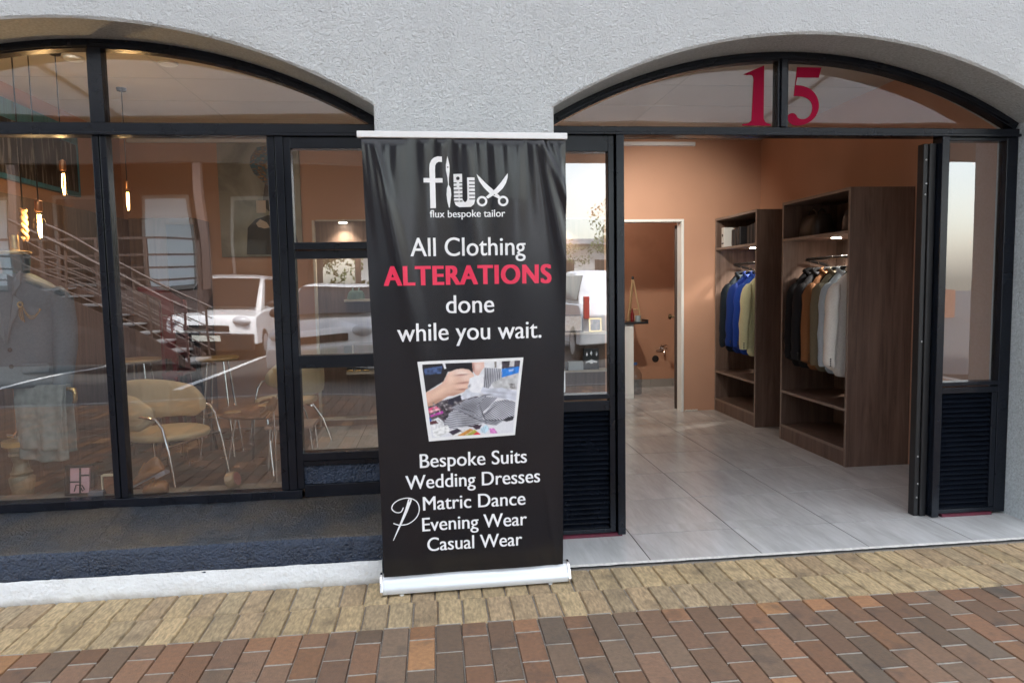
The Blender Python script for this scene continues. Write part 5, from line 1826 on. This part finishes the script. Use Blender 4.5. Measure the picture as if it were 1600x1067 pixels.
# ------------------------------------------------------------------ what the street side holds: seen in the panes
t = thing('walkway_canopy', 'pale canopy roof over the paved walkway, made translucent to light the front', 'canopy', (0, -2.5, 3.6))
pc = bpy.data.materials.new('opal_roof_sheet')
pc.use_nodes = True
n = pc.node_tree.nodes
lk = pc.node_tree.links
n.remove(n['Principled BSDF'])
tl_ = n.new('ShaderNodeBsdfTranslucent')
tl_.inputs[0].default_value = (.80, .82, .84, 1)
df = n.new('ShaderNodeBsdfDiffuse')
df.inputs[0].default_value = (.7, .7, .7, 1)
mxs = n.new('ShaderNodeMixShader')
mxs.inputs[0].default_value = .72  # translucency set so the sheet lightens the upper front wall
lk.new(tl_.outputs[0], mxs.inputs[1])
lk.new(df.outputs[0], mxs.inputs[2])
lk.new(mxs.outputs[0], n['Material Output'].inputs[0])
m = MB()
m.add([(-9, YF - .02, 4.0), (10, YF - .02, 4.0), (10, -6.3, 3.7), (-9, -6.3, 3.7)], [(0, 1, 2, 3)])
m.build('roof_sheet', pc, t)
m = MB()
for i in range(5):
    x = -8.5 + i * 4.4
    m.loft([[(x, YF - .03, 4.02), (x + .06, YF - .03, 4.02), (x + .06, YF - .03, 4.15), (x, YF - .03, 4.15)], [(x, -6.25, 3.72), (x + .06, -6.25, 3.72), (x + .06, -6.25, 3.85), (x, -6.25, 3.85)]])
m.build('rafter', mat('brown_steel', (.06, .035, .028), .5), t)
Box(-9, 10, -6.42, -6.31, 3.10, 3.74).build('fascia', mat('fascia_paint', (.12, .095, .08), .6), t)
for x in (-7.6, 6.2):
    MB().lathe([(.07, 0), (.07, 3.5)], 16, (x, -5.8, .0)).build('post', mat('brown_steel'), t, smooth=40)

def car(name, lab, x, y, rz, col, Lg, Wd, Ht, hood, kind):
    t = thing(name, lab, 'car', (x, y, -.02), rz)
    P_ = mat(name + '_paint', col, .25, spec=.5, coat=.6, coatr=.05)
    # local: nose at y=0 towards +Y, body runs to -Y; lower body
    if kind == 'van':
        low = [(0.03, .34), (.0, .52), (-.02, .74), (-.10, .90), (-.85, hood), (-Lg + .08, hood + .04), (-Lg, .9), (-Lg + .02, .34)]
        top = [(-.80, hood - .02), (-1.75, Ht - .10), (-2.15, Ht), (-Lg + .5, Ht - .02), (-Lg + .10, hood)]
    else:
        low = [(.03, .32), (.0, .50), (-.03, .68), (-.14, .80), (-1.10, hood), (-Lg + .25, hood + .03), (-Lg, .86), (-Lg + .02, .34)]
        top = [(-.98, hood - .02), (-1.80, Ht - .06), (-2.25, Ht), (-3.05, Ht - .03), (-Lg + .45, hood)]
    def body(poly, w0, w1, zr):
        m = MB()
        n_ = len(poly)
        rows = []
        for fx in (-1, -.93, -.7, 0, .7, .93, 1):
            r = []
            for yy, z in poly:
                f = min(1, max(0, (z - zr[0]) / (zr[1] - zr[0])))
                w_ = w0 + (w1 - w0) * f
                e = (abs(fx) - .7) / .3 if abs(fx) > .7 else 0
                r.append((fx * w_ / 2, yy * (1 - .004 * e) - (.16 * e * e if yy > -.4 else 0) + (.12 * e * e if yy < -Lg + .4 else 0), z - .03 * e * e * f))
            rows.append(r)
        m.loft(rows)
        return m
    b = body(low, Wd, Wd * .95, (.3, 1.1)).build('body', P_, t, smooth=35, local=True, bev=.02)
    g = body(top, Wd * .93, Wd * .74, (hood, Ht)).build('cabin', P_, t, smooth=35, local=True, bev=.02)
    # windscreen, side glass
    (ya, za), (yb, zb) = top[0], top[1]
    m = MB()
    k = .008
    m.add([(-Wd * .42, ya + .05 + k, za + .06), (Wd * .42, ya + .05 + k, za + .06), (Wd * .355, yb + .10 + k, zb - .02), (-Wd * .355, yb + .10 + k, zb - .02)], [(0, 1, 2, 3)])
    m.v = [(a, bb_ - .10 if i > 1 else bb_, c + .02) for i, (a, bb_, c) in enumerate(m.v)]
    m.build('windscreen', CARGLASS, g, local=True, solid=.012)
    for s in (-1, 1):
        m = MB()
        w0, w1 = Wd * .465 + .006, Wd * .385 + .012
        m.add([(s * w0, top[0][0] - .35, hood + .06), (s * w0, -Lg + .62, hood + .06), (s * w1, -Lg + .75, Ht - .12), (s * w1, top[1][0] - .12, Ht - .12)], [(0, 1, 2, 3)])
        m.build('side_window', CARGLASS, g, local=True, solid=.012)
        m = MB().ell((s * Wd * .36, -.06, .74 if kind != 'van' else .80), (.16, .10, .09), 14, 8)
        m.build('headlight', mat('headlight_glass', (.55, .56, .58), .1, spec=.8), t, local=True, smooth=60)
        m = MB().ell((s * (Wd / 2 + .09), top[0][0] - .30, hood + .10), (.09, .05, .07), 12, 8)
        m.build('mirror', BLACK_P, t, local=True, smooth=60)
        m = MB().box(s * Wd * .44 - .05, s * Wd * .44 + .05, -Lg - .012, -Lg + .10, .80, 1.15)
        m.build('tail_light', mat('tail_light_red', (.5, .02, .02), .2), t, local=True, bev=.01)
        for yy in (-.82, -Lg + .75):
            m = MB().lathe([(.002, -.09), (.30, -.09), (.325, -.06), (.325, .06), (.30, .09), (.002, .09)], 24, M=Matrix.Translation((s * (Wd / 2 - .09), yy, .325)) @ Matrix.Rotation(math.pi / 2, 4, 'Y'))
            w_ = m.build('wheel', mat('tyre_rubber', (.012, .012, .013), .8), t, local=True, smooth=40)
            m = MB().lathe([(.002, -.012), (.20, -.012), (.21, .0), (.002, .02)], 20, M=Matrix.Translation((s * (Wd / 2 + .005), yy, .325)) @ Matrix.Rotation(s * math.pi / 2, 4, 'Y'))
            m.build('rim', ALU, w_, local=True, smooth=40)
    m = MB().box(-Wd * .47, Wd * .47, -.14, .045, .22, .56)
    m.build('bumper', BLACK_P if kind == 'van' else P_, t, local=True, bev=.03)
    m = MB().box(-Wd * .24, Wd * .24, -.02, .018, .60, .71)
    m.build('grille', BLACK_P, t, local=True, bev=.01)
    m = MB().box(-.26, .26, .046, .056, .40, .51)
    m.build('number_plate', mat('plate_white', (.7, .7, .62), .5), t, local=True)
    return t
car('white_minivan', 'white minivan with black bumper parked facing the shop', -4.5, -10.9, 0, (.80, .80, .80), 4.1, 1.75, 1.75, 1.0, 'van')
car('white_hatchback', 'white hatchback parked close to the walkway', -1.66, -6.9, 0, (.78, .79, .80), 4.2, 1.75, 1.47, .93, 'car')
car('silver_estate', 'white estate car parked with its tail towards the shop', 3.55, -13.4, math.pi, (.78, .79, .80), 4.6, 1.85, 1.62, 1.02, 'car')
car('grey_van', 'grey van parked at the far end of the row', 6.0, -11.4, 0, (.30, .32, .35), 4.2, 1.8, 1.8, 1.02, 'van')

# steps with a steel railing up to a raised terrace, and the building along it
BRN = mat('brown_steel')
RAILM = mat('rail_steel', (.085, .055, .045), .4)
t = thing('outdoor_staircase', 'brown steel staircase with railings across the car park', 'staircase', (-4.3, -9.7, -.02))
m = MB()
NS = 9
for i in range(NS):
    m.box(-4.3 - (i + 1) * .30, -4.3 - i * .30 + .03, -10.3, -9.2, -.02 + (i + 1) * .16 - .03, -.02 + (i + 1) * .16)
m.build('tread', mat('stair_tread', (.24, .23, .225), .7), t)
for y in (-10.34, -9.2):
    MB().prism([(-4.2, -.02), (-4.45, .28), (-7.2, 1.70), (-7.2, 1.30)], y, y + .04).build('stringer', BRN, t)
    m = MB()
    for i in range(5):
        m.tube([(-4.3 - i * .66, y + .02, .1 + i * .35), (-4.3 - i * .66, y + .02, 1.05 + i * .35)], .022, 8)
    for k in range(5):
        m.tube([(-4.2, y + .02, .25 + .2 * k), (-7.1, y + .02, 1.79 + .2 * k)], .024 if k == 4 else .012, 8)
    m.build('railing', RAILM, t, smooth=50)
t = thing('terrace', 'raised brown terrace with a steel railing beside the staircase', 'terrace', (-9, -12, -.02))
m = MB().box(-16, -4.7, -14.6, -11.4, -.02, 1.4)
m.build('terrace_base', mat('terrace_plaster', (.075, .05, .043), .8, var=(3, .2, 4)), t)
m = MB()
for i in range(12):
    m.box(-15.8 + i * 1.0, -15.8 + i * 1.0 + .06, -11.5, -11.44, 1.4, 2.4)
for z in (1.62, 1.85, 2.1, 2.4):
    m.box(-15.9, -4.8, -11.49, -11.45, z, z + .04)
m.build('railing', RAILM, t)
t = thing('restaurant_building', 'brown building with columns and windows along the terrace', 'building', (-10, -16, 0))
Box(-18, -3.2, -17.6, -14.6, -.02, 6.2).build('wall', mat('brown_plaster', (.075, .045, .036), .8, var=(2, .15, 3)), t)
Box(-3.2, -.6, -17.6, -14.6, 2.55, 6.2).build('sky_screen_wing', mat('brown_plaster'), t)  # added wing that blocks reflected sky from the small panes
for x in (-1.9, -.75):  # posts under the added wing
    Box(x, x + .14, -14.8, -14.66, -.02, 2.55).build('column', mat('pink_timber', (.13, .085, .07), .7), t)
for i in range(6):
    x = -15.4 + i * 2.1
    f = Box(x, x + 1.2, -14.62, -14.55, 1.45, 3.7).build('window', mat('window_white', (.28, .25, .23), .5), t)
    Box(x + .08, x + 1.12, -14.56, -14.53, 1.55, 3.6).build('pane', mat('sky_pane_tone', (.72, .78, .82), .5) if i in (2, 4) else CARGLASS, f)  # pale colour stands for bright sky showing in two windows
for i in range(7):
    x = -15.9 + i * 1.85
    Box(x, x + .16, -11.9, -11.74, 1.4, 4.2).build('column', mat('pink_timber', (.13, .085, .07), .7), t)
Box(-16.2, -4.4, -12.0, -11.7, 4.2, 4.55).build('beam', mat('pink_timber'), t)
MB().prism([(-11.3, 4.6), (-18, 6.6), (-18, 6.75), (-11.3, 4.75)], -17, -.5, 'x').build('roof', mat('roof_tile', (.20, .10, .07), .8, var=(8, .2, 4)), t)
t = thing('far_shop_building', 'pale low building beyond the car park', 'building', (6, -36, 0))
Box(-4, 16, -40, -36, -.02, 3.5).build('wall', mat('pale_plaster', (.62, .62, .60), .8), t)
Box(-4.3, 16.3, -40.2, -35.4, 3.5, 3.8).build('roof', mat('grey_roof', (.35, .36, .38), .7), t)
for i in range(6):
    f = Box(-2.8 + i * 3, -1.0 + i * 3, -36.02, -35.96, .2, 2.6).build('window', BLACK_M, t)
    Box(-2.7 + i * 3, -1.1 + i * 3, -35.97, -35.94, .3, 2.5).build('pane', CARGLASS, f)
def tree(x, y, h, r, seed, lab):
    rnd = random.Random(seed)
    t = thing('tree', lab, 'tree', (x, y, -.02), 0, 'trees beyond the car park')
    m = MB()
    m.tube([(x, y, -.02), (x + .08, y, h * .3), (x - .05, y + .1, h * .55), (x, y, h * .8)], [r * .09, r * .07, r * .05, r * .02], 8)
    for k in range(7):
        a = k * 2.4
        m.tube([(x, y, h * (.35 + .05 * k)), (x + r * .6 * math.cos(a), y + r * .6 * math.sin(a), h * (.55 + .05 * k))], [r * .035, r * .01], 6)
    m.build('trunk', mat('bark', (.07, .05, .035), .9), t, smooth=60)
    m = MB()
    cl_ = [(Vector((rnd.gauss(0, .42), rnd.gauss(0, .42), rnd.gauss(0, .36))), rnd.uniform(.25, .45)) for _ in range(26)]
    for q in range(4600):
        c, rr_ = rnd.choice(cl_)
        d = Vector((rnd.gauss(0, 1), rnd.gauss(0, 1), rnd.gauss(0, 1))).normalized() * rr_ * rnd.uniform(.6, 1)
        p = (c + d)
        P0 = Vector((x + p.x * r, y + p.y * r, h * .68 + p.z * h * .36))
        u = Vector((rnd.gauss(0, 1), rnd.gauss(0, 1), rnd.gauss(0, 1))).normalized()
        v = u.cross(Vector((rnd.gauss(0, 1), rnd.gauss(0, 1), rnd.gauss(0, 1)))).normalized()
        s = rnd.uniform(.05, .11)
        g_ = rnd.uniform(.6, 1.3)
        m.col = (.11 * g_, .16 * g_, .05 * g_)
        m.add([P0 - u * s, P0 + v * s * .5, P0 + u * s, P0 - v * s * .5], [(0, 1, 2, 3)])
    m.build('crown', mat('leaf', (.06, .1, .03), .7, attr=True), t, attr=True, fixn=False)
for k, (x, y, h, r) in enumerate(((4.4, -33, 4.6, 2.4), (10.2, -30, 4.8, 2.2), (-4.4, -20.5, 4.2, 1.7), (15, -30, 6.5, 3.2), (-6.5, -33, 6, 2.6))):
    tree(x, y, h, r, 50 + k, ['loose green tree behind the parked cars', 'green tree right of the pale building', 'small bright tree beside the terrace end', 'tall tree at the far right of the lot', 'broad tree in front of the far building'][k])
t = thing('brick_garden_wall', 'low face brick wall with planting at the edge of the car park', 'wall', (0, -19, 0))
Box(-4.5, 18, -19.3, -19.0, -.02, 1.0).build('brickwork', mat('face_brick', (.28, .15, .10), .85, var=(12, .3, 5)), t)
m = MB()
rnd = random.Random(3)
for q in range(3000):
    P0 = Vector((rnd.uniform(-4.4, 17.5), rnd.uniform(-19.9, -19.0), rnd.uniform(.8, 1.55) ** 1.0))
    u = Vector((rnd.gauss(0, 1), rnd.gauss(0, 1), rnd.gauss(0, 1))).normalized()
    v = u.cross(Vector((rnd.gauss(0, 1), rnd.gauss(0, 1), rnd.gauss(0, 1)))).normalized()
    s = rnd.uniform(.08, .16)
    g_ = rnd.uniform(.6, 1.4)
    m.col = (.14 * g_, .17 * g_, .03 * g_)
    m.add([P0 - u * s, P0 + v * s * .5, P0 + u * s, P0 - v * s * .5], [(0, 1, 2, 3)])
ob = tag(m.build('hedge', mat('leaf'), attr=True, fixn=False), 'clipped yellow green hedge along the brick garden wall', 'hedge')
